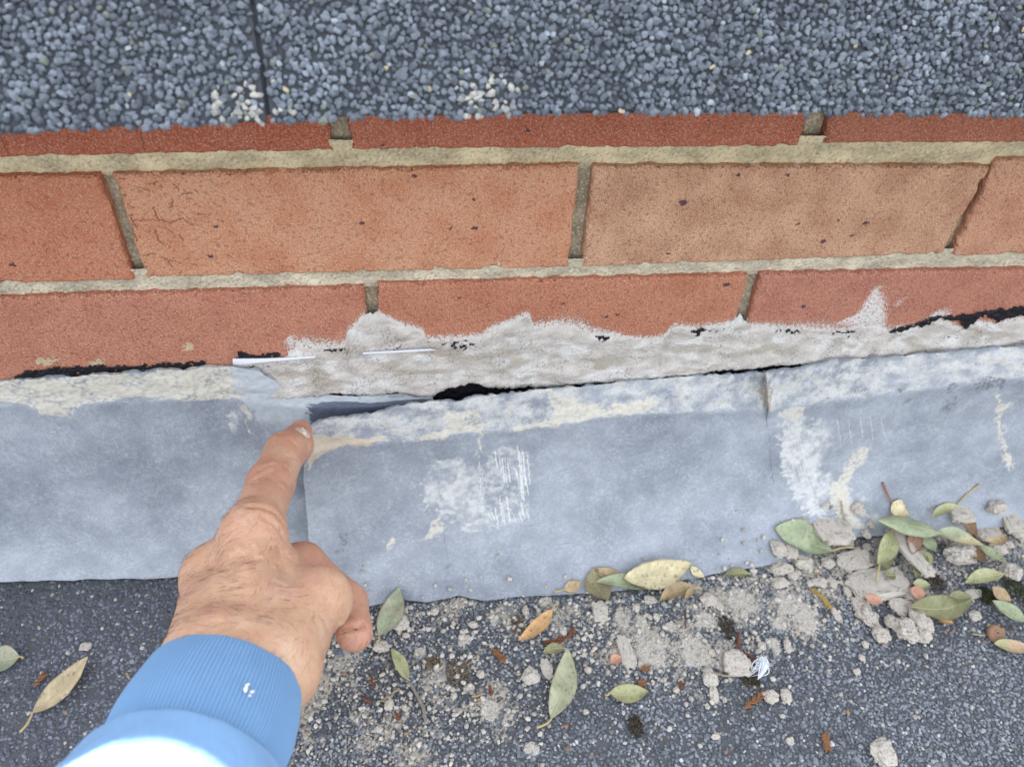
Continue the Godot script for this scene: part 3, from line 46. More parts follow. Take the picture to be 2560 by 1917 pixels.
const FLECKS = [[-0.12969,0.19004,0.21467,0.0009,0.0021],[-0.12929,0.18928,0.21274,0.0006,0.0008],[-0.12799,0.18871,0.2154,0.0006,0.001],[-0.12833,0.18932,0.21684,0.0007,0.0007],[-0.12753,0.18816,0.21488,0.0004,0.0007]]
const SUN_EDGE = [-0.1496,0.2152,0.2348]
const HAND_PALM = [[["mcp","imid","wrist","fore"],[0.0128,0.0118,0.0175,0.022]],[["m_mcp","wr_a","fore"],[0.0128,0.018,0.022]],[["r_mcp","wr_a"],[0.012,0.017]],[["l_mcp","wr_a"],[0.0115,0.017]],[["mcp","m_mcp","r_mcp","l_mcp"],[0.011,0.0115,0.0115,0.011]],[["wr_b","fore"],[0.017,0.022]],[["wr_b","t_cmc","t_mcp"],[0.016,0.0155,0.013]],[["mcp","web","t_mcp"],[0.01,0.0112,0.0122]],[["web","web2","t_cmc"],[0.0105,0.0135,0.0145]],[["imid","web2"],[0.011,0.0125]]]
const HAND_FINGERS = [[["mcp","pip","dip","pad","tip"],[0.0128,0.0118,0.0106,0.0098,0.0068]],[["m_mcp","m_pip","m_dip","m_tip"],[0.0128,0.0106,0.0096,0.0089]],[["r_mcp","r_pip","r_dip","r_tip"],[0.012,0.0102,0.0092,0.0085]],[["l_mcp","l_pip","l_dip","l_tip"],[0.0115,0.0092,0.0082,0.0076]],[["t_mcp","t_ip","t_tip"],[0.0128,0.0108,0.009]]]

const SLOPE := 0.9250245          # pitch of the shingle roof, 53 degrees
const KT := 0.2                   # share of a lead profile that is the top band
var cache := {}

# ------------------------------------------------------------------ helpers
func V3(a) -> Vector3: return Vector3(a[0], a[1], a[2])
func lin(r: float, g: float, b: float) -> Color: return Color(r, g, b)
func noise(sd: int, freq: float, oct := 3, type := FastNoiseLite.TYPE_SIMPLEX_SMOOTH) -> FastNoiseLite:
	var n := FastNoiseLite.new()
	n.seed = sd; n.frequency = freq; n.noise_type = type
	n.fractal_octaves = oct
	if oct <= 1: n.fractal_type = FastNoiseLite.FRACTAL_NONE
	return n
func nbytes(sd: int, freq: float, oct: int, w: int, h: int, type := FastNoiseLite.TYPE_SIMPLEX_SMOOTH) -> PackedByteArray:
	var im := noise(sd, freq, oct, type).get_image(w, h, false, false, true)
	im.convert(Image.FORMAT_L8)
	return im.get_data()
func sm(a: float, b: float, x: float) -> float:
	var t := clampf((x - a) / (b - a), 0.0, 1.0)
	return t * t * (3.0 - 2.0 * t)
func curve(arr, x: float, k: int) -> float:
	var n: int = arr.size()
	if x <= arr[0][0]: return arr[0][k]
	for i in range(1, n):
		if x <= arr[i][0]:
			var a = arr[i - 1]; var b = arr[i]
			var t: float = (x - a[0]) / maxf(b[0] - a[0], 1e-6)
			return lerpf(a[k], b[k], t)
	return arr[n - 1][k]
func normals_of(v: PackedVector3Array, idx: PackedInt32Array) -> PackedVector3Array:
	var nn := PackedVector3Array(); nn.resize(v.size())
	for i in range(0, idx.size(), 3):
		var a := idx[i]; var b := idx[i + 1]; var c := idx[i + 2]
		var n := (v[c] - v[a]).cross(v[b] - v[a])
		nn[a] += n; nn[b] += n; nn[c] += n
	for i in nn.size(): nn[i] = nn[i].normalized()
	return nn
func amesh(v: PackedVector3Array, idx: PackedInt32Array, col := PackedColorArray(), uv := PackedVector2Array()) -> ArrayMesh:
	var a := []; a.resize(Mesh.ARRAY_MAX)
	a[Mesh.ARRAY_VERTEX] = v; a[Mesh.ARRAY_INDEX] = idx
	a[Mesh.ARRAY_NORMAL] = normals_of(v, idx)
	if col.size() == v.size(): a[Mesh.ARRAY_COLOR] = col
	if uv.size() == v.size(): a[Mesh.ARRAY_TEX_UV] = uv
	var m := ArrayMesh.new()
	m.add_surface_from_arrays(Mesh.PRIMITIVE_TRIANGLES, a)
	return m
func quad_grid(idx: PackedInt32Array, nu: int, nv: int, base: int, flip := false) -> void:
	for j in nv - 1:
		for i in nu - 1:
			var a := base + j * nu + i
			var b := a + 1; var c := a + nu; var d := c + 1
			if flip: idx.append_array(PackedInt32Array([a, c, b, b, c, d]))
			else: idx.append_array(PackedInt32Array([a, b, c, b, d, c]))
func part(called: String, mesh: Mesh, m: Material, parent: Node = self) -> MeshInstance3D:
	var o := MeshInstance3D.new()
	o.name = called; o.mesh = mesh; o.material_override = m
	parent.add_child(o, true)
	return o
func thing(called: String, label: String, category: String, at := Vector3.ZERO, group := "") -> Node3D:
	var o := Node3D.new(); o.name = called
	add_child(o, true); o.position = at
	tag(o, label, category, group)
	return o
func tag(o: Node, label: String, category: String, group := "") -> void:
	o.set_meta("label", label); o.set_meta("category", category)
	if group != "": o.set_meta("group", group)
func mat(c: Color, rough := 0.9) -> StandardMaterial3D:
	var m := StandardMaterial3D.new()
	m.albedo_color = c.linear_to_srgb(); m.roughness = rough
	m.metallic_specular = 0.3
	return m
func vmat(rough := 0.9) -> StandardMaterial3D:
	var m := mat(Color.WHITE, rough); m.vertex_color_use_as_albedo = true
	return m
func bumpy(m: StandardMaterial3D, sd: int, freq: float, scale: float, strength: float) -> StandardMaterial3D:
	var t := NoiseTexture2D.new()
	t.width = 512; t.height = 512; t.seamless = true; t.as_normal_map = true; t.bump_strength = strength
	t.noise = noise(sd, freq, 4)
	m.normal_enabled = true; m.normal_texture = t
	m.uv1_triplanar = true; m.uv1_world_triplanar = true; m.uv1_scale = Vector3.ONE * scale
	return m
func put(b: PackedByteArray, i: int, c: Color) -> void:
	var s := c.linear_to_srgb()
	b[i] = int(clampf(s.r, 0, 1) * 255.0); b[i + 1] = int(clampf(s.g, 0, 1) * 255.0); b[i + 2] = int(clampf(s.b, 0, 1) * 255.0)
func tex(b: PackedByteArray, w: int, h: int, fmt := Image.FORMAT_RGB8) -> ImageTexture:
	var im := Image.create_from_data(w, h, false, fmt, b)
	return ImageTexture.create_from_image(im)
func bump_tex(b: PackedByteArray, w: int, h: int, k: float) -> ImageTexture:
	var im := Image.create_from_data(w, h, false, Image.FORMAT_L8, b)
	im.convert(Image.FORMAT_RGBA8)
	im.bump_map_to_normal_map(k)
	return ImageTexture.create_from_image(im)
func polyof(a, from: int) -> PackedVector2Array:
	var p := PackedVector2Array()
	for i in range(from, a.size() - 1, 2): p.append(Vector2(a[i], a[i + 1]))
	return p
func tube(pts: PackedVector3Array, rad: PackedFloat32Array, sides := 8) -> ArrayMesh:
	var v := PackedVector3Array(); var idx := PackedInt32Array()
	var n := pts.size()
	for i in n:
		var d := (pts[mini(i + 1, n - 1)] - pts[maxi(i - 1, 0)]).normalized()
		var s := d.cross(Vector3.UP if absf(d.y) < 0.9 else Vector3.RIGHT).normalized()
		var t := s.cross(d)
		for k in sides:
			var a := TAU * k / sides
			v.append(pts[i] + (s * cos(a) + t * sin(a)) * rad[i])
	for i in n - 1:
		for k in sides:
			var a := i * sides + k; var b := i * sides + (k + 1) % sides
			idx.append_array(PackedInt32Array([a, a + sides, b, b, a + sides, b + sides]))
	v.append(pts[0]); v.append(pts[n - 1])
	for k in sides:
		idx.append_array(PackedInt32Array([v.size() - 2, k, (k + 1) % sides]))
		idx.append_array(PackedInt32Array([v.size() - 1, (n - 1) * sides + (k + 1) % sides, (n - 1) * sides + k]))
	return amesh(v, idx)

# ------------------------------------------------------------------ lead surface
func lead_arrays(s: String) -> Array:
	match s:
		"L": return [L_TOP, L_KINK, L_FOOT]
		"M": return [M_TOP, M_KINK, M_FOOT]
	return [R_TOP, R_KINK, R_FOOT]
func lead_at(A: Array, x: float, t: float) -> Vector3:
	var ky := curve(A[1], x, 1); var kz := curve(A[1], x, 2)
	if t < KT:
		var a := t / KT
		return Vector3(x, lerpf(curve(A[0], x, 1), ky, a), lerpf(curve(A[0], x, 2), kz, a))
	var u := (t - KT) / (1.0 - KT)
	var fy := curve(A[2], x, 1); var fz := curve(A[2], x, 2)
	var cy := fy + 0.20 * (ky - fy); var cz := kz + 0.22 * (fz - kz)
	var b0 := (1 - u) * (1 - u); var b1 := 2 * u * (1 - u); var b2 := u * u
	return Vector3(x, b0 * ky + b1 * cy + b2 * fy, b0 * kz + b1 * cz + b2 * fz)
# height of what lies under a point of the deck: chippings, or the foot of the lead
func support(x: float, z: float) -> float:
	var h := 0.0012
	for s in ["M", "R"]:
		var A := lead_arrays(s)
		if s == "M" and (x < -0.136 or x > 0.2): continue
		if s == "R" and x < 0.16: continue
		var fz := curve(A[2], x, 2)
		if z < fz + 0.001:
			var q := lead_at(A, x, 1.0)
			for k in range(1, 25):
				var p := lead_at(A, x, 1.0 - k / 24.0)
				if p.z <= z:
					var f := clampf((q.z - z) / maxf(q.z - p.z, 1e-6), 0.0, 1.0)
					h = maxf(h, lerpf(q.y, p.y, f) + 0.001); break
				q = p
	return h

# ------------------------------------------------------------------ scene
func _ready() -> void:
	# camera
	var cam := Camera3D.new(); cam.name = "camera"
	add_child(cam)
	cam.transform = Transform3D(Basis(V3(CAM_BASIS[0]), V3(CAM_BASIS[1]), V3(CAM_BASIS[2])), V3(CAM_POS))
	cam.fov = 53.02; cam.near = 0.01; cam.far = 400.0
	var lens := CameraAttributesPhysical.new()      # a phone lens: the near shingles and sleeve fall slightly out of focus
	lens.frustum_focal_length = 24.06; lens.frustum_focus_distance = 0.40; lens.exposure_aperture = 9.0
	lens.frustum_near = 0.01; lens.frustum_far = 400.0
	cam.attributes = lens
	cam.current = true
	# sky and exposure
	var we := WorldEnvironment.new(); we.name = "world_environment"
	var env := Environment.new()
	var ps := ProceduralSkyMaterial.new()
	ps.sky_top_color = Color(0.84, 0.885, 0.95); ps.sky_horizon_color = Color(0.96, 0.965, 0.975)
	ps.sky_curve = 0.2
	ps.ground_bottom_color = Color(0.25, 0.25, 0.26); ps.ground_horizon_color = Color(0.7, 0.72, 0.75)
	ps.sky_energy_multiplier = 1.0
	var sky := Sky.new(); sky.sky_material = ps
	env.background_mode = Environment.BG_SKY; env.sky = sky
	env.background_energy_multiplier = 1.0
	env.tonemap_mode = Environment.TONE_MAPPER_LINEAR
	env.tonemap_exposure = 3.0
	env.sdfgi_enabled = true; env.ssao_enabled = true; env.ssil_enabled = true
	we.environment = env
	add_child(we)
	# sun behind the ridge: the roof shades all but the sleeve
	var sun := DirectionalLight3D.new(); sun.name = "sun"
	sun.light_energy = 1.6; sun.light_angular_distance = 0.5
	sun.light_color = Color(1.0, 0.96, 0.9); sun.shadow_enabled = true
	add_child(sun)
	var el := deg_to_rad(43.0)
	sun.look_at_from_position(Vector3.ZERO, Vector3(0.12, -sin(el), cos(el)), Vector3.UP)

	build_deck()
	build_wall()
	build_roof(el)
	build_lead()
	build_person()
	build_debris()
	build_leaves()

# ------------------------------------------------------------------ deck
func stone(sd: int) -> ArrayMesh:
	var r := RandomNumberGenerator.new(); r.seed = sd
	var p := (1.0 + sqrt(5.0)) / 2.0
	var vs := [Vector3(-1, p, 0), Vector3(1, p, 0), Vector3(-1, -p, 0), Vector3(1, -p, 0), Vector3(0, -1, p), Vector3(0, 1, p), Vector3(0, -1, -p), Vector3(0, 1, -p), Vector3(p, 0, -1), Vector3(p, 0, 1), Vector3(-p, 0, -1), Vector3(-p, 0, 1)]
	var f := [0,11,5, 0,5,1, 0,1,7, 0,7,10, 0,10,11, 1,5,9, 5,11,4, 11,10,2, 10,7,6, 7,1,8, 3,9,4, 3,4,2, 3,2,6, 3,6,8, 3,8,9, 4,9,5, 2,4,11, 6,2,10, 8,6,7, 9,8,1]
	for i in 12: vs[i] = (vs[i] as Vector3).normalized() * r.randf_range(0.68, 1.25)
	var v := PackedVector3Array(); var idx := PackedInt32Array()
	for i in range(0, 60, 3):
		v.append(vs[f[i]]); v.append(vs[f[i + 2]]); v.append(vs[f[i + 1]])
		idx.append_array(PackedInt32Array([i, i + 1, i + 2]))
	return amesh(v, idx)
func chips(called: String, xf: Array, cols: Array, sd: int, parent: Node, m: Material) -> void:
	for k in 4:
		var mm := MultiMesh.new()
		mm.transform_format = MultiMesh.TRANSFORM_3D; mm.use_colors = true
		mm.mesh = stone(sd + k)
		mm.instance_count = xf[k].size()
		for i in xf[k].size():
			mm.set_instance_transform(i, xf[k][i]); mm.set_instance_color(i, cols[k][i])
		var o := MultiMeshInstance3D.new(); o.name = called
		o.multimesh = mm; o.material_override = m
		o.set_meta("kind", "stuff")
		parent.add_child(o, true)
func build_deck() -> void:
	var v := PackedVector3Array([Vector3(-60, 0, -60), Vector3(60, 0, -60), Vector3(-60, 0, 60), Vector3(60, 0, 60)])
	var base := bumpy(mat(Color(0.105, 0.106, 0.11), 0.9), 5, 0.06, 60.0, 6.0)
	var g := part("flat_roof_deck", amesh(v, PackedInt32Array([0, 1, 2, 1, 3, 2])), base)
	g.set_meta("kind", "structure"); g.set_meta("label", "flat roof deck covered with slate grey mineral chippings")
	var r := RandomNumberGenerator.new(); r.seed = 11
	var xf := [[], [], [], []]; var cols := [[], [], [], []]
	var big := noise(3, 9.0, 3); var bald := noise(8, 30.0, 2)
	var st := 0.0019
	var nx := int(1.34 / st); var nz := int(0.42 / st)
	for j in nz:
		for i in nx:
			var x := -0.70 + (i + r.randf_range(-0.5, 0.5) + 0.5 * (j & 1)) * st
			var z := 0.012 + (j + r.randf_range(-0.5, 0.5)) * st
			if z < 0.03 and r.randf() < 0.5: continue
			var worn := sm(-0.16, -0.2, x)
			if bald.get_noise_2d(x, z) > 0.42 and r.randf() < 0.35: continue
			var s := r.randf_range(0.0007, 0.00145) * lerpf(1.0, 1.0, worn)
			if r.randf() < 0.06: s *= 1.35
			var b := Basis.from_euler(Vector3(r.randf_range(-0.6, 0.6), r.randf() * TAU, r.randf_range(-0.6, 0.6)))
			b = b * Basis.from_scale(Vector3(r.randf_range(0.9, 1.5), r.randf_range(0.4, 0.7), r.randf_range(0.75, 1.1)) * s)
			var tone := pow(r.randf(), 1.4)
			var c := Color(0.135, 0.141, 0.153).lerp(Color(0.335, 0.347, 0.368), tone)
			c = c * (0.85 + 0.35 * big.get_noise_2d(x, z))
			c = c * lerpf(1.0, 0.7, worn)
			c.b *= lerpf(1.0, 1.1, worn)
			var q := r.randf()
			if q < 0.022: c = Color(0.42, 0.38, 0.32)
			elif q < 0.026: c = Color(0.25, 0.18, 0.13)
			elif q < 0.036: c = Color(0.5, 0.5, 0.5)
			var k := r.randi() % 4
			xf[k].append(Transform3D(b, Vector3(x, r.randf_range(-0.0001, 0.0007) - 0.0004 * worn, z)))
			cols[k].append(c)
	chips("chippings", xf, cols, 100, g, vmat(0.75))

# ------------------------------------------------------------------ wall
const WX0 := -0.345
const WX1 := 0.365
const WY0 := 0.10
const WY1 := 0.345
const TW := 2048
const TH := 708
const TONES := {"a": [0.40, 0.135, 0.07, 0.25], "b": [0.44, 0.175, 0.09, 0.6], "c": [0.36, 0.175, 0.10, 0.8], "d": [0.39, 0.17, 0.10, 0.6], "e": [0.33, 0.085, 0.045, 0.1], "f": [0.33, 0.09, 0.05, 0.12], "g": [0.32, 0.10, 0.058, 0.12], "h": [0.37, 0.135, 0.085, 0.25], "i": [0.36, 0.125, 0.07, 0.25], "j": [0.34, 0.125, 0.085, 0.2]}
func wall_uv(x: float, y: float) -> Vector2:
	return Vector2((x - WX0) / (WX1 - WX0), 1.0 - (y - WY0) / (WY1 - WY0))
func wall_px(x: float, y: float) -> Vector2:
	var u := wall_uv(x, y)
	return Vector2(u.x * TW, u.y * TH)
func full_bricks() -> Array:
	var out := []
	for b in BRICKS:
		var c: Array = b.duplicate()
		match c[0]:
			"a": c[1] = -0.425; c[7] = -0.425; c[2] = 0.2645; c[8] = 0.2055
			"d": c[3] = 0.462; c[5] = 0.462; c[4] = 0.2665; c[6] = 0.2035
			"e": c[1] = -0.317; c[7] = -0.317; c[2] = 0.335; c[4] = 0.335; c[8] = 0.2735
			"f": c[2] = 0.335; c[4] = 0.335; c[1] -= 0.002
			"g": c[2] = 0.335; c[4] = 0.335; c[3] = 0.352; c[5] = 0.352; c[6] = 0.275
			"h": c[1] = -0.309; c[7] = -0.309; c[8] = 0.126; c[6] = 0.132
			"i": c[6] = 0.131; c[8] = 0.131
			"j": c[3] = 0.35; c[5] = 0.35; c[6] = 0.131; c[8] = 0.131
		out.append(c)
	# bricks beyond the frame; the last two numbers shift their piece of the wall texture onto a clean brick
	for k in 2:
		var l := -0.54 - 0.223 * k; var r := 0.362 + 0.223 * k
		out.append(["f", l, 0.335, l + 0.213, 0.335, l + 0.213, 0.2735, l, 0.2735, -0.09 - l, 0.0])
		out.append(["f", r, 0.335, r + 0.213, 0.335, r + 0.213, 0.275, r, 0.275, -0.09 - r, 0.0])
		out.append(["c", l - 0.002, 0.195, l + 0.213, 0.195, l + 0.213, 0.131, l - 0.002, 0.131, 0.026 - l, 0.07])
		out.append(["c", r, 0.192, r + 0.213, 0.192, r + 0.213, 0.131, r, 0.131, 0.026 - r, 0.072])
	out.append(["c", -0.65, 0.2645, -0.435, 0.2645, -0.435, 0.2055, -0.65, 0.2055, 0.676, 0.0])
	out.append(["c", 0.472, 0.2665, 0.687, 0.2665, 0.687, 0.2035, 0.472, 0.2035, -0.446, 0.0])
	return out
func wall_material() -> StandardMaterial3D:
	var col := PackedByteArray(); col.resize(TW * TH * 3)
	var hgt := PackedByteArray(); hgt.resize(TW * TH)
	var n1 := nbytes(1, 0.33, 2, TW, TH); var n2 := nbytes(2, 0.11, 3, TW, TH); var n3 := nbytes(3, 0.012, 3, TW, TH); var n4 := nbytes(4, 0.22, 1, TW, TH); var n5 := nbytes(6, 0.5, 1, TW, TH)
	for b in full_bricks():
		if b.size() > 9: continue
		var tn: Array = TONES[b[0]]
		var base := Color(tn[0], tn[1], tn[2]); var sand: float = tn[3]
		var a := wall_px(minf(b[1], b[7]) - 0.004, maxf(b[2], b[4]) + 0.004)
		var z := wall_px(maxf(b[3], b[5]) + 0.004, minf(b[6], b[8]) - 0.004)
		for py in range(clampi(int(a.y), 0, TH), clampi(int(z.y), 0, TH)):
			var wy := WY1 - (py + 0.5) / TH * (WY1 - WY0)
			for px in range(clampi(int(a.x), 0, TW), clampi(int(z.x), 0, TW)):
				var i := py * TW + px
				var f1 := n1[i] / 255.0; var f2 := n2[i] / 255.0; var f3 := n3[i] / 255.0; var f4 := n4[i] / 255.0; var f5 := n5[i] / 255.0
				var c := base.lerp(Color(0.30, 0.075, 0.045), clampf((f3 - 0.55) * 1.3, 0, 0.5))
				c = c.lerp(Color(0.56, 0.36, 0.22), sand * sm(0.40, 0.62, 0.65 * f1 + 0.35 * f3) * 0.85)
				c = c.lerp(Color(0.52, 0.31, 0.20), 0.35 * sm(0.6, 0.75, f4))
				c = c.lerp(Color(0.16, 0.05, 0.035), 0.6 * sm(0.62, 0.8, f2) * sm(0.3, 0.6, f5))
				c = c.lerp(Color(0.62, 0.50, 0.40), 0.7 * sm(0.86, 0.93, f5))
				c = c * (0.82 + 0.36 * f5 + 0.12 * f3)
				put(col, i * 3, c)
				hgt[i] = int(clampf(120.0 + 70.0 * (f1 - 0.5) + 90.0 * (f4 - 0.5) - 60.0 * sm(0.62, 0.8, f2), 0, 255))
	# grains of cement on the brick just above the smear
	for px in TW:
		var wx := WX0 + (px + 0.5) / TW * (WX1 - WX0)
		if wx < -0.14: continue
		var ty := curve(SMEAR_TOP, wx, 1)
		var amt := 0.55 + 0.45 * sin(wx * 60.0) * sin(wx * 23.0 + 1.0)
		var p0 := wall_px(wx, ty + 0.018)
		for py in range(maxi(0, int(p0.y)), mini(TH, int(p0.y) + 70)):
			var wy := WY1 - (py + 0.5) / TH * (WY1 - WY0)
			var d := wy - ty
			var i := py * TW + px
			var th := 0.34 + 0.07 * d / 0.001 * lerpf(1.6, 0.45, amt)
			if n1[i] / 255.0 * 0.6 + n2[i] / 255.0 * 0.4 > th:
				put(col, i * 3, Color(0.56, 0.52, 0.47) * (0.85 + 0.3 * n5[i] / 255.0))
				hgt[i] = 210
	for s in SPLATS: wall_poly(col, n1, s, Color(0.60, 0.57, 0.53), 26.0, n2)
	for s in CREAMSPOTS: wall_poly(col, n2, s, Color(0.48, 0.38, 0.24))
	for s in SPOTS:
		var p := wall_px(s[0], s[1]); var rr: float = s[2] * 1.1
		for py in range(int(p.y - 9), int(p.y + 10)):
			for px in range(int(p.x - 12), int(p.x + 13)):
				if px < 0 or py < 0 or px >= TW or py >= TH: continue
				var d := Vector2((px - p.x) * 0.75, py - p.y).length() + 3.0 * (n4[py * TW + px] / 255.0 - 0.5)
				if d < rr: put(col, (py * TW + px) * 3, Color(0.10, 0.05, 0.055))
	for c in CRACKS:
		for k in range(0, c.size() - 3, 2):
			var a := wall_px(c[k], c[k + 1]); var z := wall_px(c[k + 2], c[k + 3])
			var n := int(a.distance_to(z)) + 2
			for t in n:
				var q := a.lerp(z, float(t) / n)
				var wob := 5.0 * (n2[clampi(int(q.y), 0, TH - 1) * TW + clampi(int(q.x), 0, TW - 1)] / 255.0 - 0.5)
				for e in [[0, 0], [1, 0]]:
					var px := int(q.x + wob) + int(e[0]); var py := int(q.y + wob) + int(e[1])
					if px < 0 or py < 0 or px >= TW or py >= TH: continue
					var i := py * TW + px
					put(col, i * 3, Color(0.22, 0.085, 0.05)); hgt[i] = 50
	var m := mat(Color.WHITE, 0.92)
	m.albedo_texture = tex(col, TW, TH)
	m.normal_enabled = true; m.normal_texture = bump_tex(hgt, TW, TH, 5.0); m.normal_scale = 0.8
	return m
func wall_poly(col: PackedByteArray, n: PackedByteArray, a, c: Color, warp := 16.0, hole := PackedByteArray()) -> void:
	var p := PackedVector2Array(); var lo := Vector2(1e9, 1e9); var hi := -lo
	for k in range(0, a.size() - 1, 2):
		var q := wall_px(a[k], a[k + 1]); p.append(q); lo = lo.min(q); hi = hi.max(q)
	for py in range(maxi(0, int(lo.y) - 6), mini(TH, int(hi.y) + 6)):
		for px in range(maxi(0, int(lo.x) - 6), mini(TW, int(hi.x) + 6)):
			var i := py * TW + px
			var w := (n[i] / 255.0 - 0.5) * warp
			if hole.size() > 0 and hole[i] < 105 and n[i] < 120: continue
			if Geometry2D.is_point_in_polygon(Vector2(px + w, py - w), p): put(col, i * 3, c * (0.8 + 0.4 * n[i] / 255.0))
func stops(w: float, fine: float) -> PackedFloat32Array:
	var e := [0.0, 0.0005, 0.0011, 0.0018, 0.0028, 0.0042]
	var o := PackedFloat32Array()
	for k in e: o.append(k / w)
	var n := int((w - 0.0084) / fine)
	for k in range(1, n): o.append((0.0042 + (w - 0.0084) * k / n) / w)
	for k in range(5, -1, -1): o.append(1.0 - e[k] / w)
	return o
func brick_mesh(b: Array, sd: int) -> ArrayMesh:
	var TL := Vector2(b[1], b[2]); var TR := Vector2(b[3], b[4]); var BRc := Vector2(b[5], b[6]); var BL := Vector2(b[7], b[8])
	var W := TL.distance_to(TR); var H := TL.distance_to(BL)
	var us := stops(W, 0.0024); var vs := stops(H, 0.0022)
	var na := noise(sd, 120.0, 3); var nb := noise(sd + 9, 45.0, 2); var nc := noise(sd + 17, 350.0, 3)
	var v := PackedVector3Array(); var uv := PackedVector2Array(); var idx := PackedInt32Array()
	for j in vs.size():
		for i in us.size():
			var u := us[i]; var t := vs[j]
			var p := TL.lerp(TR, u).lerp(BL.lerp(BRc, u), t)
			var d := minf(minf(u, 1 - u) * W, minf(t, 1 - t) * H)
			var f := exp(-d / 0.005)
			var q := p + Vector2(na.get_noise_2d(p.x, p.y), na.get_noise_2d(p.x + 5, p.y)) * 0.0010 * f
			var r := 0.0017 + 0.0008 * nb.get_noise_2d(p.x, p.y)
			var k := 1.0 - clampf(d / r, 0, 1)
			var z := -r * (1.0 - sqrt(maxf(0.0, 1.0 - k * k)))
			z += 0.00022 * nc.get_noise_2d(p.x, p.y) + 0.0005 * nb.get_noise_2d(p.x, p.y)
			z -= 0.0022 * sm(0.28, 0.55, nb.get_noise_2d(p.x * 1.7 + 3, p.y * 1.7)) * exp(-d / 0.003)
			v.append(Vector3(q.x, q.y, z)); uv.append(wall_uv(q.x + (b[9] if b.size() > 9 else 0.0), q.y + (b[10] if b.size() > 9 else 0.0)))
	quad_grid(idx, us.size(), vs.size(), 0)
	var ring := []
	var nu := us.size(); var nv := vs.size()
	for i in nu: ring.append(i)
	for j in range(1, nv): ring.append(j * nu + nu - 1)
	for i in range(nu - 2, -1, -1): ring.append((nv - 1) * nu + i)
	for j in range(nv - 2, 0, -1): ring.append(j * nu)
	var n0 := v.size()
	for k in ring:
		v.append(v[k]); uv.append(uv[k])
	for k in ring:
		v.append(Vector3(v[k].x, v[k].y, -0.03)); uv.append(uv[k] + Vector2(0.014, 0.09))
	var m := ring.size()
	for k in m:
		var k2 := (k + 1) % m
		idx.append_array(PackedInt32Array([n0 + k, n0 + m + k, n0 + k2, n0 + k2, n0 + m + k, n0 + m + k2]))
	return amesh(v, idx, PackedColorArray(), uv)
func mortar_strip(a: Vector2, b: Vector2, half: float, zt: float, zb: float, sd: int, tint: Color, line = null) -> ArrayMesh:
	# a strip of mortar; runs along a-b (or the given line), its two long edges at depths zt and zb
	var L := a.distance_to(b); var nu := int(L / 0.0007) + 2; var nv := 26
	var dir := (b - a).normalized(); var nrm := Vector2(-dir.y, dir.x)
	if nrm.y < -0.5: nrm = -nrm
	var na := noise(sd, 260.0, 3); var nb := noise(sd + 3, 60.0, 2); var nc := noise(sd + 7, 480.0, 3)
	var v := PackedVector3Array(); var col := PackedColorArray(); var idx := PackedInt32Array()
	for j in nv:
		for i in nu:
			var u := float(i) / (nu - 1); var t := float(j) / (nv - 1)
			var p := a.lerp(b, u)
			if line != null: p.y = curve(line, p.x, 1)
			p += nrm * half * (1.0 - 2.0 * t)
			var z := lerpf(zt, zb, t) + 0.0003 * nc.get_noise_2d(p.x + 2, p.y) + 0.0006 * na.get_noise_2d(p.x, p.y) + 0.0011 * nb.get_noise_2d(p.x, p.y)
			v.append(Vector3(p.x, p.y, z))
			var g := nc.get_noise_2d(p.x, p.y)
			var c := tint * (0.95 + 0.35 * nb.get_noise_2d(p.x * 0.6 + 1, p.y))
			c = c.lerp(Color(0.17, 0.13, 0.08), 0.6 * sm(0.2, 0.5, g))
			c = c.lerp(Color(0.66, 0.58, 0.43), 0.6 * sm(-0.2, -0.5, g))
			c = c.lerp(Color(0.14, 0.12, 0.10), 0.8 * sm(0.45, 0.7, na.get_noise_2d(p.x * 2.2 + 9, p.y * 2.2)))
			col.append(c)
	quad_grid(idx, nu, nv, 0, absf(dir.y) > 0.5 and nrm.x < 0)
	return amesh(v, idx, col)
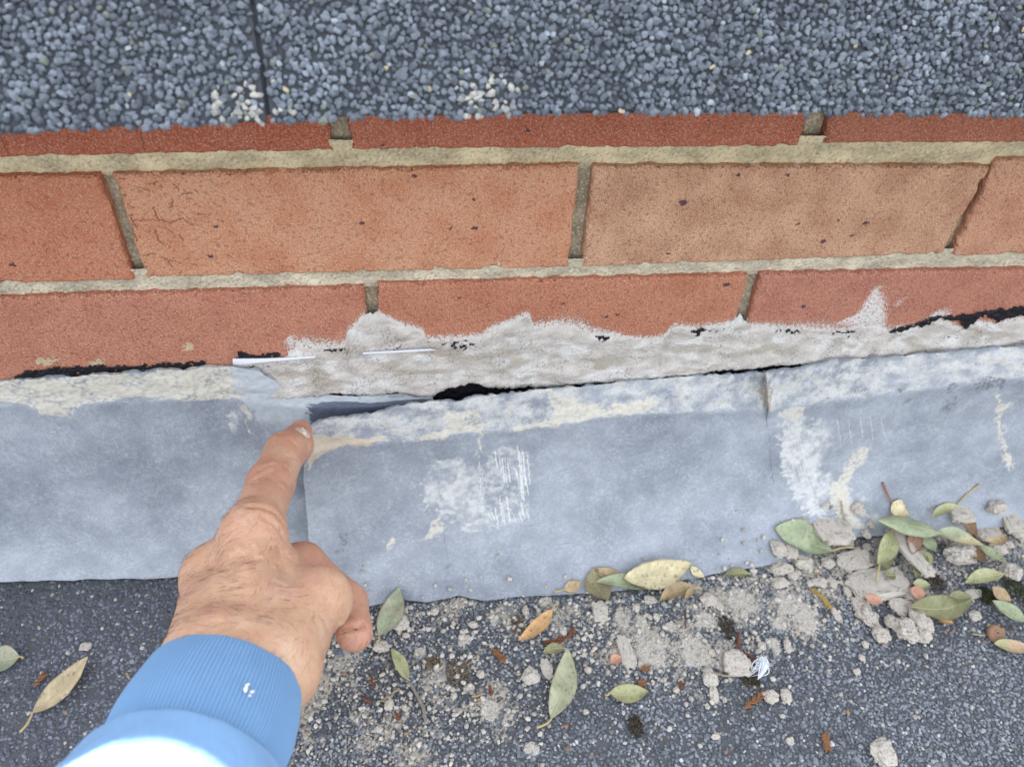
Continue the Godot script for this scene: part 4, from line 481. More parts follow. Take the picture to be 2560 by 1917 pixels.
func build_wall() -> void:
	var w := thing("brick_wall", "low red brick wall under the shingle eave, smeared with cement along its foot", "wall")
	var bm := wall_material()
	var k := 0
	for b in full_bricks():
		var o := part("brick", brick_mesh(b, 40 + k * 5), bm, w); k += 1
		if b[0] == "b" and k == 2: o.set_meta("label", "orange brick with fine cracks at one end")
	var core := BoxMesh.new(); core.size = Vector3(3.0, 0.40, 0.25)
	var co := part("wall_core", core, bumpy(mat(Color(0.16, 0.11, 0.08)), 3, 0.05, 20.0, 5.0), w)
	co.position = Vector3(0, 0.15, -0.135)
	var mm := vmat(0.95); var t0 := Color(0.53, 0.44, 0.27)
	part("mortar_bed", mortar_strip(Vector2(-0.76, 0.27), Vector2(0.8, 0.27), 0.0092, -0.0012, -0.0052, 60, t0, BED_A), mm, w)
	part("mortar_bed", mortar_strip(Vector2(-0.76, 0.2), Vector2(0.8, 0.2), 0.0085, -0.0012, -0.0048, 61, Color(0.53, 0.465, 0.34), BED_B), mm, w)
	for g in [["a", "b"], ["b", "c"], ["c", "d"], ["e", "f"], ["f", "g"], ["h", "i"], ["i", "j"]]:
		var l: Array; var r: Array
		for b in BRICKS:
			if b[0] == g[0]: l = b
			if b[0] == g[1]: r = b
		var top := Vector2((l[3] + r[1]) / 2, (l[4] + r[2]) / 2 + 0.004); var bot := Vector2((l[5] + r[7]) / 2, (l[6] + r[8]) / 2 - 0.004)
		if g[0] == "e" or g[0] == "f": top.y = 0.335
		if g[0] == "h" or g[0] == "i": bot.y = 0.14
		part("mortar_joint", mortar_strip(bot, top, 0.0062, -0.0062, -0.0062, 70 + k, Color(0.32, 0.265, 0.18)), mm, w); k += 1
	# bitumen: thin ragged coat
	var bit := mat(Color(0.012, 0.011, 0.014), 0.5)
	for a in BITUMEN:
		part("bitumen_streak", patch_mesh(polyof(a, 0), 0.0015, 0.0009, 91, 0.0026), bit, w)
	var coat := PackedVector2Array([Vector2(-0.07, 0.135), Vector2(0.42, 0.142), Vector2(0.42, 0.05), Vector2(-0.07, 0.05)])
	part("bitumen_coat", patch_mesh(coat, 0.0016, 0.002, 92, 0.004), bit, w)
	# cement smear
	part("cement_smear", smear_mesh(), vmat(0.95), w).set_meta("label", "grey cement smeared over the brick foot and chase")
	var ws := mat(Color(0.66, 0.67, 0.69), 0.6)
	part("white_strip", strip_mesh(polyof(WHITESTRIP, 0), 0.0027), ws, w)
	part("white_strip", strip_mesh(polyof(WHITESTRIP_B, 0), 0.0040), ws, w)
func strip_mesh(p: PackedVector2Array, z: float) -> ArrayMesh:
	var v := PackedVector3Array(); var tri := Geometry2D.triangulate_polygon(p); var idx := PackedInt32Array()
	for q in p: v.append(Vector3(q.x, q.y, z))
	for q in p: v.append(Vector3(q.x, q.y, z - 0.0012))
	for i in range(0, tri.size(), 3):
		var a := tri[i]; var b := tri[i + 1]; var c := tri[i + 2]
		if (p[b] - p[a]).cross(p[c] - p[a]) > 0: idx.append_array(PackedInt32Array([a, c, b]))
		else: idx.append_array(PackedInt32Array([a, b, c]))
	var n := p.size()
	for i in n:
		var k := (i + 1) % n
		idx.append_array(PackedInt32Array([i, i + n, k, k, i + n, k + n]))
	return amesh(v, idx)
# a thin coat with a ragged outline lying on the wall face
func patch_mesh(p: PackedVector2Array, z0: float, cell: float, sd: int, warp: float) -> ArrayMesh:
	cell = minf(cell, 0.0009) if warp > 0.001 else 0.0005
	var lo := Vector2(1e9, 1e9); var hi := -lo
	for q in p: lo = lo.min(q); hi = hi.max(q)
	lo -= Vector2.ONE * 0.004; hi += Vector2.ONE * 0.004
	var nx := int((hi.x - lo.x) / cell); var ny := int((hi.y - lo.y) / cell)
	var n := noise(sd, 170.0, 4); var n2 := noise(sd + 1, 420.0, 2)
	var inside := PackedByteArray(); inside.resize(nx * ny)
	var v := PackedVector3Array(); var idx := PackedInt32Array(); var id := {}
	for j in ny:
		for i in nx:
			var x := lo.x + i * cell; var y := lo.y + j * cell
			var a := n.get_noise_2d(x, y); var b := n.get_noise_2d(x + 7.0, y)
			var ok := Geometry2D.is_point_in_polygon(Vector2(x + a * warp, y + b * warp), p)
			if warp > 0.001 and n2.get_noise_2d(x, y) > 0.5: ok = false
			inside[j * nx + i] = 1 if ok else 0
	for j in ny - 1:
		for i in nx - 1:
			var s := inside[j * nx + i] + inside[j * nx + i + 1] + inside[(j + 1) * nx + i] + inside[(j + 1) * nx + i + 1]
			if s < 3: continue
			var q := []
			for e in [[0, 1], [1, 1], [0, 0], [1, 0]]:
				var key: int = (j + e[1]) * nx + i + e[0]
				if not id.has(key):
					id[key] = v.size()
					var x: float = lo.x + (i + e[0]) * cell; var y: float = lo.y + (j + e[1]) * cell
					v.append(Vector3(x, y, z0 * (0.75 + 0.6 * n.get_noise_2d(x * 1.5, y * 1.5)) if inside[key] else -0.0006))
				q.append(id[key])
			idx.append_array(PackedInt32Array([q[0], q[1], q[2], q[1], q[3], q[2]]))
	if v.size() == 0: return amesh(PackedVector3Array([Vector3.ZERO, Vector3.ZERO, Vector3.ZERO]), PackedInt32Array([0, 1, 2]))
	return amesh(v, idx)
func smear_mesh() -> ArrayMesh:
	var nv := 72; var x0 := -0.183; var x1 := 0.40
	var nu := int((x1 - x0) / 0.00055)
	var na := noise(201, 210.0, 4); var nb := noise(202, 55.0, 3); var nc := noise(203, 700.0, 3); var nd := noise(204, 25.0, 3)
	var v := PackedVector3Array(); var col := PackedColorArray(); var idx := PackedInt32Array()
	for j in nv + 3:
		for i in nu:
			var x := x0 + (x1 - x0) * i / (nu - 1)
			var top := curve(SMEAR_TOP, x, 1) + 0.0016 * na.get_noise_2d(x, 0.0) + 0.0007 * nc.get_noise_2d(x, 3.0)
			var bot := curve(SMEAR_BOT, x, 1) + 0.0013 * na.get_noise_2d(x, 9.0)
			var t := minf(float(j) / (nv - 1), 1.0)
			var y := lerpf(top, bot, t)
			var edge := sm(-0.183, -0.17, x)
			var z := lerpf(-0.0006, 0.0012, sm(0, 0.1, t)) + 0.0050 * sm(0.3, 0.95, t) * (0.8 + 0.3 * nd.get_noise_2d(x, y * 2.0))
			z += sm(0, 0.2, t) * (0.0004 * nb.get_noise_2d(x * 0.6, y * 1.0) + 0.0003 * na.get_noise_2d(x * 0.7, y) + 0.00075 * nc.get_noise_2d(x, y) + 0.0004 * nc.get_noise_2d(x * 2.1 + 5.0, y * 2.1))
			z = lerpf(-0.001, z, edge)
			if t > 0.97: z -= 0.0008
			if j >= nv: z = [0.003, -0.001, -0.01][j - nv]; y += 0.0006 * (j - nv + 1)
			v.append(Vector3(x, y, z))
			var c := Color(0.49, 0.445, 0.395) * (0.98 + 0.30 * nb.get_noise_2d(x, y * 2.2 + 4.0))
			c = c.lerp(Color(0.62, 0.60, 0.565), sm(0.1, 0.5, nd.get_noise_2d(x * 1.4 + 2, y * 2.0)) * 0.7)
			c = c.lerp(Color(0.33, 0.285, 0.225), 0.75 * sm(0.1, 0.5, nd.get_noise_2d(x + 8, y * 3.0)))
			c = c * (1.0 + 0.22 * nc.get_noise_2d(x * 1.3, y * 1.3))
			c = c.lerp(Color(0.13, 0.115, 0.10), 0.8 * sm(0.22, 0.42, nc.get_noise_2d(x * 0.9, y * 1.1)) * sm(0.0, 0.35, nb.get_noise_2d(x + 2, y)))
			col.append(c)
	quad_grid(idx, nu, nv + 3, 0)
	return amesh(v, idx, col)

# ------------------------------------------------------------------ shingle roof
func build_roof(el: float) -> void:
	var up := Vector3(0, sin(SLOPE), -cos(SLOPE)); var nrm := Vector3(0, cos(SLOPE), sin(SLOPE))
	var org := Vector3(0, 0.325, 0.065)
	# the ridge stands where the shade on the sleeve ends
	var e := V3(SUN_EDGE)
	var best := 0.0
	for k in 4000:
		var s := 0.02 + k * 0.0005
		var p := org + up * s + nrm * 0.002
		if p.y > e.y + (e.z - p.z) * tan(el): best = s; break
	if best == 0.0: best = 0.6
	var roof := thing("shingle_roof", "steep roof edge of blue grey granule shingles overhanging the brick wall", "roof")
	var dark := mat(Color(0.055, 0.058, 0.065), 0.9)
	# boarding under the shingles, closed down the far side
	var ridge := org + up * best - nrm * 0.004
	var foot := Vector3(0, 0.325, ridge.z - (org.z - ridge.z))
	var prof := [org + up * 0.03 - nrm * 0.005, ridge, foot, foot - Vector3(0, 0.02, 0), Vector3(0, 0.334, 0.03)]
	var v := PackedVector3Array(); var idx := PackedInt32Array()
	for i in 5:
		for x in [-1.5, 1.5]:
			v.append(Vector3(x, prof[i].y, prof[i].z))
		for x in [-1.5, 1.5]:
			v.append(Vector3(x, prof[(i + 1) % 5].y, prof[(i + 1) % 5].z))
		var o := i * 4
		idx.append_array(PackedInt32Array([o, o + 2, o + 1, o + 1, o + 2, o + 3]))
	for sx in [-1.5, 1.5]:
		var o := v.size()
		for i in 5: v.append(Vector3(sx, prof[i].y, prof[i].z))
		idx.append_array(PackedInt32Array([o, o + 1, o + 2, o, o + 2, o + 3, o, o + 3, o + 4]))
	part("roof_board", amesh(v, idx), dark, roof)
	var uv_ := PackedVector3Array()
	for q in [[best, -1.5], [best, 1.5], [0.0005, -1.5], [0.0005, 1.5]]: uv_.append(Vector3(q[1], 0, 0) + org + up * float(q[0]) - nrm * 0.0026)
	part("underlay", amesh(uv_, PackedInt32Array([0, 1, 2, 1, 3, 2])), dark, roof)
	# three shingles side by side
	var r := RandomNumberGenerator.new(); r.seed = 77
	var gm := vmat(0.7)
	var bounds := [[-0.8, 0], [0, 0.36], [0.364, 0.8]]
	var big := noise(31, 30.0, 2)
	for q in 3:
		var nu := 60; var sv := PackedVector3Array(); var si := PackedInt32Array()
		var h := 0.0045 if q == 0 else 0.0035
		var rows := 14
		for j in rows:
			for i in nu:
				var s0 := 0.0
				var t := float(i) / (nu - 1)
				var xa: float = bounds[q][0]; var xb: float = bounds[q][1]
				var s: float = 0.0
				var sj := float(j) / (rows - 3)
				var Lr := minf(best, 0.26)
				s = Lr * (1.0 - minf(sj, 1.0))
				if q == 0: xb = gap_x(s) - 0.0008
				if q == 1: xa = gap_x(s) + 0.0008
				var x := lerpf(xa, xb, t)
				s0 = curve(EAVE, x, 1)
				s = lerpf(Lr, s0 + 0.0012, minf(sj, 1.0))
				var d := h - 0.004
				if j == rows - 2: d = -0.0016
				if j == rows - 1: s += 0.04; d = -0.0016
				sv.append(Vector3(x, 0, 0) + org + up * s + nrm * d)
		quad_grid(si, nu, rows, 0)
		var sh := part("shingle", amesh(sv, si), mat(Color(0.055, 0.058, 0.065), 0.9), roof)
		var xf := [[], [], [], []]; var cols := [[], [], [], []]
		var st := 0.00215
		for j in int(0.19 / st):
			for i in int(1.36 / st):
				var x := -0.70 + (i + 0.5 * (j & 1) + r.randf_range(-0.45, 0.45)) * st
				var s := -0.006 + (j + r.randf_range(-0.45, 0.45)) * st
				if s < curve(EAVE, x, 1) + r.randf_range(-0.0006, 0.0006): continue
				var gx := gap_x(s)
				if q == 0 and x > gx - 0.0013: continue
				if q == 1 and (x < gx + 0.0014 or x > 0.361): continue
				if q == 2 and x < 0.364: continue
				var sc := r.randf_range(0.00095, 0.0016)
				if r.randf() < 0.12: sc *= 1.25
				var b := Basis(Vector3.RIGHT, nrm, -up) * Basis.from_euler(Vector3(r.randf_range(-0.8, 0.8), r.randf() * TAU, r.randf_range(-0.8, 0.8)))
				b = b * Basis.from_scale(Vector3(r.randf_range(0.9, 1.25), r.randf_range(0.7, 1.0), r.randf_range(0.85, 1.05)) * sc)
				var tone := pow(r.randf(), 1.2)
				var c := Color(0.085, 0.093, 0.106).lerp(Color(0.205, 0.222, 0.247), tone)
				c = c * (0.95 + 0.3 * big.get_noise_2d(x, s))
				var z := r.randf()
				if z < 0.012: c = Color(0.30, 0.32, 0.34)
				elif z < 0.035: c = Color(0.16, 0.17, 0.14)
				elif z < 0.038: c = Color(0.4, 0.34, 0.22)
				for sp in SPLASH:
					var dd := Vector2(x - sp[0], s - sp[1]).length()
					if r.randf() < 0.4 * exp(-dd * dd / 0.00005): c = c.lerp(Color(0.42, 0.39, 0.33), r.randf_range(0.4, 1.0)); break
				var k := r.randi() % 4
				if s < curve(EAVE, x, 1) + 0.002 and r.randf() < 0.7:
					xf[(k + 1) % 4].append(Transform3D(b, Vector3(x + 0.001, 0, 0) + org + up * (curve(EAVE, x, 1) + 0.0007) - nrm * r.randf_range(0.0002, 0.0014)))
					cols[(k + 1) % 4].append(c)
				xf[k].append(Transform3D(b, Vector3(x, 0, 0) + org + up * s + nrm * (h - 0.0036 + r.randf_range(-0.0003, 0.0008))))
				cols[k].append(c)
		chips("granules", xf, cols, 300 + q * 10, sh, gm)
func gap_x(s: float) -> float:
	# the slit between two shingle tabs
	var a = TAB_GAP[TAB_GAP.size() - 1]; var b = TAB_GAP[0]
	return lerpf(a[0], b[0], clampf((s - a[1]) / (b[1] - a[1]), -0.2, 1.5)) + 0.0007 * sin(s * 400.0)

# ------------------------------------------------------------------ lead
func lead_material(sheets: String, x0: float, x1: float, w: int, h: int, sd: int) -> StandardMaterial3D:
	var col := PackedByteArray(); col.resize(w * h * 3)
	var hg := PackedByteArray(); hg.resize(w * h)
	var n1 := nbytes(sd, 0.075, 5, w, h); var n2 := nbytes(sd + 1, 0.014, 5, w, h); var n3 := nbytes(sd + 2, 0.004, 3, w, h); var n4 := nbytes(sd + 3, 0.45, 1, w, h); var n5 := nbytes(sd + 4, 0.05, 3, w, h); var n6 := nbytes(sd + 5, 0.22, 3, w, h)
	for i in w * h:
		var f1 := n1[i] / 255.0; var f2 := n2[i] / 255.0; var f3 := n3[i] / 255.0; var f4 := n4[i] / 255.0; var f5 := n5[i] / 255.0; var f6 := n6[i] / 255.0
		var c := Color(0.195, 0.212, 0.24).lerp(Color(0.385, 0.403, 0.43), clampf(0.52 + 0.35 * (f2 - 0.5) + 0.75 * (f3 - 0.5) + 0.4 * (f1 - 0.5) + 0.6 * (f6 - 0.5), 0, 1))
		c = c.lerp(Color(0.55, 0.575, 0.60), 0.3 * sm(0.54, 0.78, 0.35 * f1 + 0.2 * f2 + 0.45 * f6))
		c = c.lerp(Color(0.19, 0.215, 0.26), 0.4 * sm(0.56, 0.78, 0.3 * f1 + 0.3 * (1.0 - f2) + 0.4 * f6))
		c = c.lerp(Color(0.68, 0.69, 0.70), 0.6 * sm(0.80, 0.9, f4) * sm(0.5, 0.75, f5))
		c = c.lerp(Color(0.11, 0.115, 0.13), 0.7 * sm(0.74, 0.88, 1.0 - f4) * sm(0.46, 0.62, f5))
		c = c.lerp(Color(0.64, 0.65, 0.66), 0.5 * sm(0.78, 0.9, f4) * sm(0.48, 0.66, 1.0 - f5))
		put(col, i * 3, c * (0.88 + 0.10 * f4))
		hg[i] = int(clampf(110 + 50 * (f1 - 0.5) + 30 * (f6 - 0.5), 0, 255))
	for a in STAINS:
		if not sheets.contains(a[0]): continue
		var key: String = a[1]
		var p := PackedVector2Array(); var lo := Vector2(1e9, 1e9); var hi := -lo
		for k in range(2, a.size() - 1, 2):
			var q := Vector2((a[k] - x0) / (x1 - x0) * w, float(a[k + 1]) * h)
			p.append(q); lo = lo.min(q); hi = hi.max(q)
		var base: Color = {"cream": Color(0.58, 0.53, 0.43), "creamband": Color(0.56, 0.545, 0.50), "grey": Color(0.44, 0.46, 0.47), "tan": Color(0.55, 0.45, 0.33), "white": Color(0.56, 0.55, 0.515), "dark": Color(0.12, 0.115, 0.125), "tanedge": Color(0.33, 0.27, 0.20), "fresh": Color(0.085, 0.10, 0.135), "film": Color(0.55, 0.54, 0.51)}[key]
		for py in range(maxi(0, int(lo.y) - 12), mini(h, int(hi.y) + 12)):
			for px in range(maxi(0, int(lo.x) - 12), mini(w, int(hi.x) + 12)):
				var i := py * w + px
				var wx := (n5[i] / 255.0 - 0.5) * 26.0 + (n1[i] / 255.0 - 0.5) * 10.0
				var wy := (n2[i] / 255.0 - 0.5) * 30.0 + (n1[i] / 255.0 - 0.5) * 10.0
				var hits := 0
				for q in 4:
					var g: float = [0.35, 0.75, 1.1, 1.5][q]
					if Geometry2D.is_point_in_polygon(Vector2(px + wx * g, py + wy * g), p): hits += 1
				if hits == 0: continue
				var cov := 0.86
				var f1 := n1[i] / 255.0; var f5 := n5[i] / 255.0; var f2 := n2[i] / 255.0
				match key:
					"creamband": cov = 0.90 * sm(0.33, 0.66, 0.45 * f2 + 0.3 * f5 + 0.25 * n6[i] / 255.0)
					"cream": cov = 0.85 * sm(0.15, 0.5, 0.5 * f2 + 0.5 * f1)
					"fresh": cov = 0.95  # nearly opaque dark blue grey band on the strip behind the sagging length
					"film": cov = 0.7 * sm(0.38, 0.7, 0.5 * f5 + 0.3 * f2 + 0.2 * n6[i] / 255.0)
					"white": cov = 0.25 + 0.6 * sm(0.25, 0.7, 0.55 * f2 + 0.45 * f5)
					"dark": cov = 0.7 * sm(0.3, 0.6, f1)
				cov *= hits / 4.0
				var s := Color8(col[i * 3], col[i * 3 + 1], col[i * 3 + 2]).srgb_to_linear()
				var cc := base * (0.9 + 0.2 * f1)
				if key == "creamband" or key == "cream": cc = cc.lerp(Color(0.40, 0.35, 0.27), 0.5 * sm(0.6, 0.75, f5))
				put(col, i * 3, s.lerp(cc, cov))
				if key != "white": hg[i] = int(clampf(hg[i] + 18 * cov * (0.6 + f1), 0, 255))
				else: hg[i] = int(lerpf(hg[i], 125, 0.7))
	for a in SCRATCHES:
		if not sheets.contains(a[0]): continue
		var A := Vector2((a[3] - x0) / (x1 - x0) * w, float(a[4]) * h); var B := Vector2((a[5] - x0) / (x1 - x0) * w, float(a[6]) * h)
		var c: Color = {"white": Color(0.70, 0.68, 0.63), "dark": Color(0.10, 0.10, 0.115), "cream": Color(0.58, 0.56, 0.50)}[a[1]]
		var n := int(A.distance_to(B)) + 1; var hw: float = a[2] * 1.7
		for t in n:
			var q := A.lerp(B, float(t) / n)
			for dx in range(-4, 5):
				var px := int(q.x + dx); var py := int(q.y)
				if px < 0 or py < 0 or px >= w or py >= h: continue
				var i := py * w + px
				if absf(dx + 3.0 * (n5[i] / 255.0 - 0.5)) > hw * (0.3 + 1.1 * n1[i] / 255.0): continue
				var s := Color8(col[i * 3], col[i * 3 + 1], col[i * 3 + 2]).srgb_to_linear()
				put(col, i * 3, s.lerp(c, 0.75)); hg[i] = 60 if a[1] == "dark" else 170
	var m := mat(Color.WHITE, 0.5)
	m.metallic_specular = 0.45
	m.albedo_texture = tex(col, w, h)
	m.normal_enabled = true; m.normal_texture = bump_tex(hg, w, h, 2.0); m.normal_scale = 0.4
	return m
func lead_mesh(s: String, xl, xr: float, x0: float, x1: float, sd: int) -> ArrayMesh:
	var A := lead_arrays(s)
	var na := noise(sd, 22.0, 3); var nb := noise(sd + 1, 85.0, 3); var nc := noise(sd + 2, 260.0, 2)
	var xs: float = curve(xl, 0.5, 1)
	var nu := int((xr - xs) / 0.0011); var nv := 150
	var v := PackedVector3Array(); var uv := PackedVector2Array(); var idx := PackedInt32Array()
	for j in nv:
		var t := float(j) / (nv - 1)
		var xa := curve(xl, t, 1)
		for i in nu:
			var x := lerpf(xa, xr, float(i) / (nu - 1))
			var p := lead_at(A, x, t)
			var e := 0.004
			var tan_ := lead_at(A, x, minf(t + e, 1.0)) - lead_at(A, x, maxf(t - e, 0.0))
			var n := Vector3(0, tan_.z, -tan_.y).normalized()
			var band := 1.0 - sm(KT * 0.85, KT * 1.25, t)
			var foot := sm(0.86, 1.0, t)
			var d := 0.0016 * na.get_noise_2d(x, p.y * 0.7) * (1 - foot) + 0.00035 * nb.get_noise_2d(x, p.y) + 0.00012 * nc.get_noise_2d(x, p.y)
			d += band * (0.0009 * nb.get_noise_2d(x * 0.4, p.y * 1.0) + 0.0002 * nc.get_noise_2d(x, p.y))
			# the ridge worked along the fold
			d += 0.0010 * exp(-pow((t - KT) / 0.022, 2.0)) * (0.6 + 0.8 * na.get_noise_2d(x * 2.0, 3.0))
			if s == "R": d += 0.0045 * exp(-pow((x - xa) / 0.006, 2.0)) * band - 0.0013 * exp(-pow((x - xa) / 0.010, 2.0)) * (1.0 - band)
			if s == "M": d += 0.0012 * exp(-pow((x - xa) / 0.008, 2.0)) + (0.0015 * nb.get_noise_2d(x * 0.5, 1.0) if t > 0.9 else 0.0) * (t - 0.9) * 10.0
			p += n * d
			if t > 0.995: p.z += 0.0010 * na.get_noise_2d(x * 1.5, 8.0)
			if j == 0: p.y += 0.0012 * nb.get_noise_2d(x * 0.8, 2.0) + 0.0003 * nc.get_noise_2d(x, 2.0)
			p.y = maxf(p.y, 0.0025)
			v.append(p); uv.append(Vector2((x - x0) / (x1 - x0), t))
	quad_grid(idx, nu, nv, 0)
	var nf := v.size()
	var nn := normals_of(v, idx)
	for k in nf:
		var q := v[k] - nn[k] * 0.0019
		q.y = maxf(q.y, 0.0006)
		v.append(q); uv.append(uv[k])
	quad_grid(idx, nu, nv, nf, true)
	var ring := []
	for i in nu: ring.append(i)
	for j in range(1, nv): ring.append(j * nu + nu - 1)
	for i in range(nu - 2, -1, -1): ring.append((nv - 1) * nu + i)
	for j in range(nv - 2, 0, -1): ring.append(j * nu)
	var m := ring.size(); var o := v.size()
	for k in ring: v.append(v[k]); uv.append(uv[k])
	for k in ring: v.append(v[k + nf]); uv.append(uv[k])
	for k in m:
		var k2 := (k + 1) % m
		idx.append_array(PackedInt32Array([o + k, o + m + k, o + k2, o + k2, o + m + k, o + m + k2]))
	return amesh(v, idx, PackedColorArray(), uv)
func build_lead() -> void:
	var mL := lead_material("L", -0.46, -0.05, 1400, 560, 400)
	var mM := lead_material("MR", -0.15, 0.46, 2048, 560, 420)
	var g := "lengths of lead flashing along the wall"
	tag(part("lead_flashing", lead_mesh("L", [[0.0, -0.74], [1.0, -0.74]], -0.058, -0.46, -0.05, 500), mL), "smooth blue grey lead length whose foot stands off the deck, tucked under the next", "flashing", g)
	tag(part("lead_flashing", lead_mesh("M", M_EDGE, 0.20, -0.15, 0.46, 510), mM), "sagging lead length pulled out of the wall with a dark gap above it", "flashing", g)
	tag(part("lead_flashing", lead_mesh("R", R_EDGE, 0.68, -0.15, 0.46, 520), mM), "pale smeared lead length lapped over the sagging one, leaves and rubble on its foot", "flashing", g)

# ------------------------------------------------------------------ the pointing hand
var gx0: Vector3
var gn: Vector3i
const CELL := 0.00105
func j_(k: String) -> Vector3: return V3(JOINTS[k])
func smin(a: float, b: float, k: float) -> float:
	var h := maxf(k - absf(a - b), 0.0) / k
	return minf(a, b) - h * h * k * 0.25
func bone(F: PackedFloat32Array, A: Vector3, B: Vector3, ra: float, rb: float, k: float) -> PackedFloat32Array:
	var R := maxf(ra, rb) + 0.011
	var lo := (A.min(B) - Vector3.ONE * R - gx0) / CELL; var hi := (A.max(B) + Vector3.ONE * R - gx0) / CELL
	var AB := B - A; var L2 := AB.length_squared()
	for z in range(maxi(0, int(lo.z)), mini(gn.z, int(hi.z) + 1)):
		for y in range(maxi(0, int(lo.y)), mini(gn.y, int(hi.y) + 1)):
			var i := (z * gn.y + y) * gn.x + maxi(0, int(lo.x))
			for x in range(maxi(0, int(lo.x)), mini(gn.x, int(hi.x) + 1)):
				var p := gx0 + Vector3(x, y, z) * CELL
				var t := clampf((p - A).dot(AB) / L2, 0.0, 1.0)
				var d := (p - A - AB * t).length() - lerpf(ra, rb, t)
				var o := F[i]
				var h := k - absf(o - d)
				if h > 0.0: F[i] = minf(o, d) - h * h * 0.25 / k
				elif d < o: F[i] = d
				i += 1
	return F
func chain(F: PackedFloat32Array, names: Array, radii: Array, k: float) -> PackedFloat32Array:
	for i in names.size() - 1:
		var a: Vector3 = names[i] if names[i] is Vector3 else j_(names[i])
		var b: Vector3 = names[i + 1] if names[i + 1] is Vector3 else j_(names[i + 1])
		F = bone(F, a, b, radii[i], radii[i + 1], k)
	return F
func surface_nets(F: PackedFloat32Array) -> Array:
	var v := PackedVector3Array(); var idx := PackedInt32Array()
	var id := PackedInt32Array(); id.resize(F.size()); id.fill(-1)
	var sx := 1; var sy := gn.x; var sz := gn.x * gn.y
	var off := [0, sx, sy, sx + sy, sz, sx + sz, sy + sz, sx + sy + sz]
	var cp := [Vector3(0, 0, 0), Vector3(1, 0, 0), Vector3(0, 1, 0), Vector3(1, 1, 0), Vector3(0, 0, 1), Vector3(1, 0, 1), Vector3(0, 1, 1), Vector3(1, 1, 1)]
	var ed := [[0, 1], [0, 2], [0, 4], [1, 3], [1, 5], [2, 3], [2, 6], [3, 7], [4, 5], [4, 6], [5, 7], [6, 7]]
	for z in gn.z - 1:
		for y in gn.y - 1:
			var i := (z * gn.y + y) * gn.x
			for x in gn.x - 1:
				var f0 := F[i]
				if absf(f0) > 0.003:
					i += 1; continue
				var m := 0
				for k in 8:
					if F[i + off[k]] < 0.0: m |= 1 << k
				if m != 0 and m != 255:
					var s := Vector3.ZERO; var n := 0
					for e in ed:
						var a: int = e[0]; var b: int = e[1]
						if ((m >> a) & 1) != ((m >> b) & 1):
							var fa := F[i + off[a]]; var fb := F[i + off[b]]
							s += (cp[a] as Vector3).lerp(cp[b], fa / (fa - fb)); n += 1
					id[i] = v.size()
					v.append(gx0 + (Vector3(x, y, z) + s / n) * CELL)
				i += 1
	for z in range(1, gn.z - 1):
		for y in range(1, gn.y - 1):
			var i := (z * gn.y + y) * gn.x + 1
			for x in range(1, gn.x - 1):
				if id[i] >= 0:
					var a := F[i] < 0.0
					for ax in 3:
						var s: int = [sx, sy, sz][ax]; var u: int = [sy, sz, sx][ax]; var w: int = [sz, sx, sy][ax]
						var b := F[i + s] < 0.0
						if a == b: continue
						var q0 := id[i]; var q1 := id[i - u]; var q2 := id[i - u - w]; var q3 := id[i - w]
						if q0 < 0 or q1 < 0 or q2 < 0 or q3 < 0: continue
						if a: idx.append_array(PackedInt32Array([q0, q2, q1, q0, q3, q2]))
						else: idx.append_array(PackedInt32Array([q0, q1, q2, q0, q2, q3]))
				i += 1
	return [v, idx]
func hand_field() -> PackedFloat32Array:
	var lo := Vector3(1e9, 1e9, 1e9); var hi := -lo
	for k in JOINTS: lo = lo.min(j_(k)); hi = hi.max(j_(k))
	lo -= Vector3.ONE * 0.026; hi += Vector3.ONE * 0.026
	gx0 = lo
	gn = Vector3i(((hi - lo) / CELL).ceil()) + Vector3i.ONE
	var n := gn.x * gn.y * gn.z
	var P := PackedFloat32Array(); P.resize(n); P.fill(1.0)
	var k := 0.009
	for f in HAND_PALM: P = chain(P, f[0], f[1], k)
	var Q := PackedFloat32Array(); Q.resize(n); Q.fill(1.0)
	for f in HAND_FINGERS:
		var S := PackedFloat32Array(); S.resize(n); S.fill(1.0)
		S = chain(S, f[0], f[1], 0.004)
		for i in n:
			if S[i] < Q[i]: Q[i] = S[i]
	for i in n:
		var a := P[i]; var b := Q[i]
		if a < 0.03 and b < 0.03: P[i] = smin(a, b, 0.005)
		elif b < a: P[i] = b
	# skin folds: shallow grooves along lines on the knuckles
	for g in GROOVES:
		var dep: float = g[0]; var wid: float = g[1]
		for s in range(2, g.size() - 5, 3):
			var A := Vector3(g[s], g[s + 1], g[s + 2]); var B := Vector3(g[s + 3], g[s + 4], g[s + 5])
			var a := (A.min(B) - Vector3.ONE * wid * 2.5 - gx0) / CELL; var b := (A.max(B) + Vector3.ONE * wid * 2.5 - gx0) / CELL
			var AB := B - A; var L2 := maxf(AB.length_squared(), 1e-9)
			for z in range(int(a.z), int(b.z) + 2):
				for y in range(int(a.y), int(b.y) + 2):
					for x in range(int(a.x), int(b.x) + 2):
						var p := gx0 + Vector3(x, y, z) * CELL
						var t := (p - A).dot(AB) / L2
						if t < 0.0 or t >= 1.0: continue
						var d := (p - A - AB * t).length()
						P[(z * gn.y + y) * gn.x + x] += dep * exp(-d * d / (wid * wid))
	return P
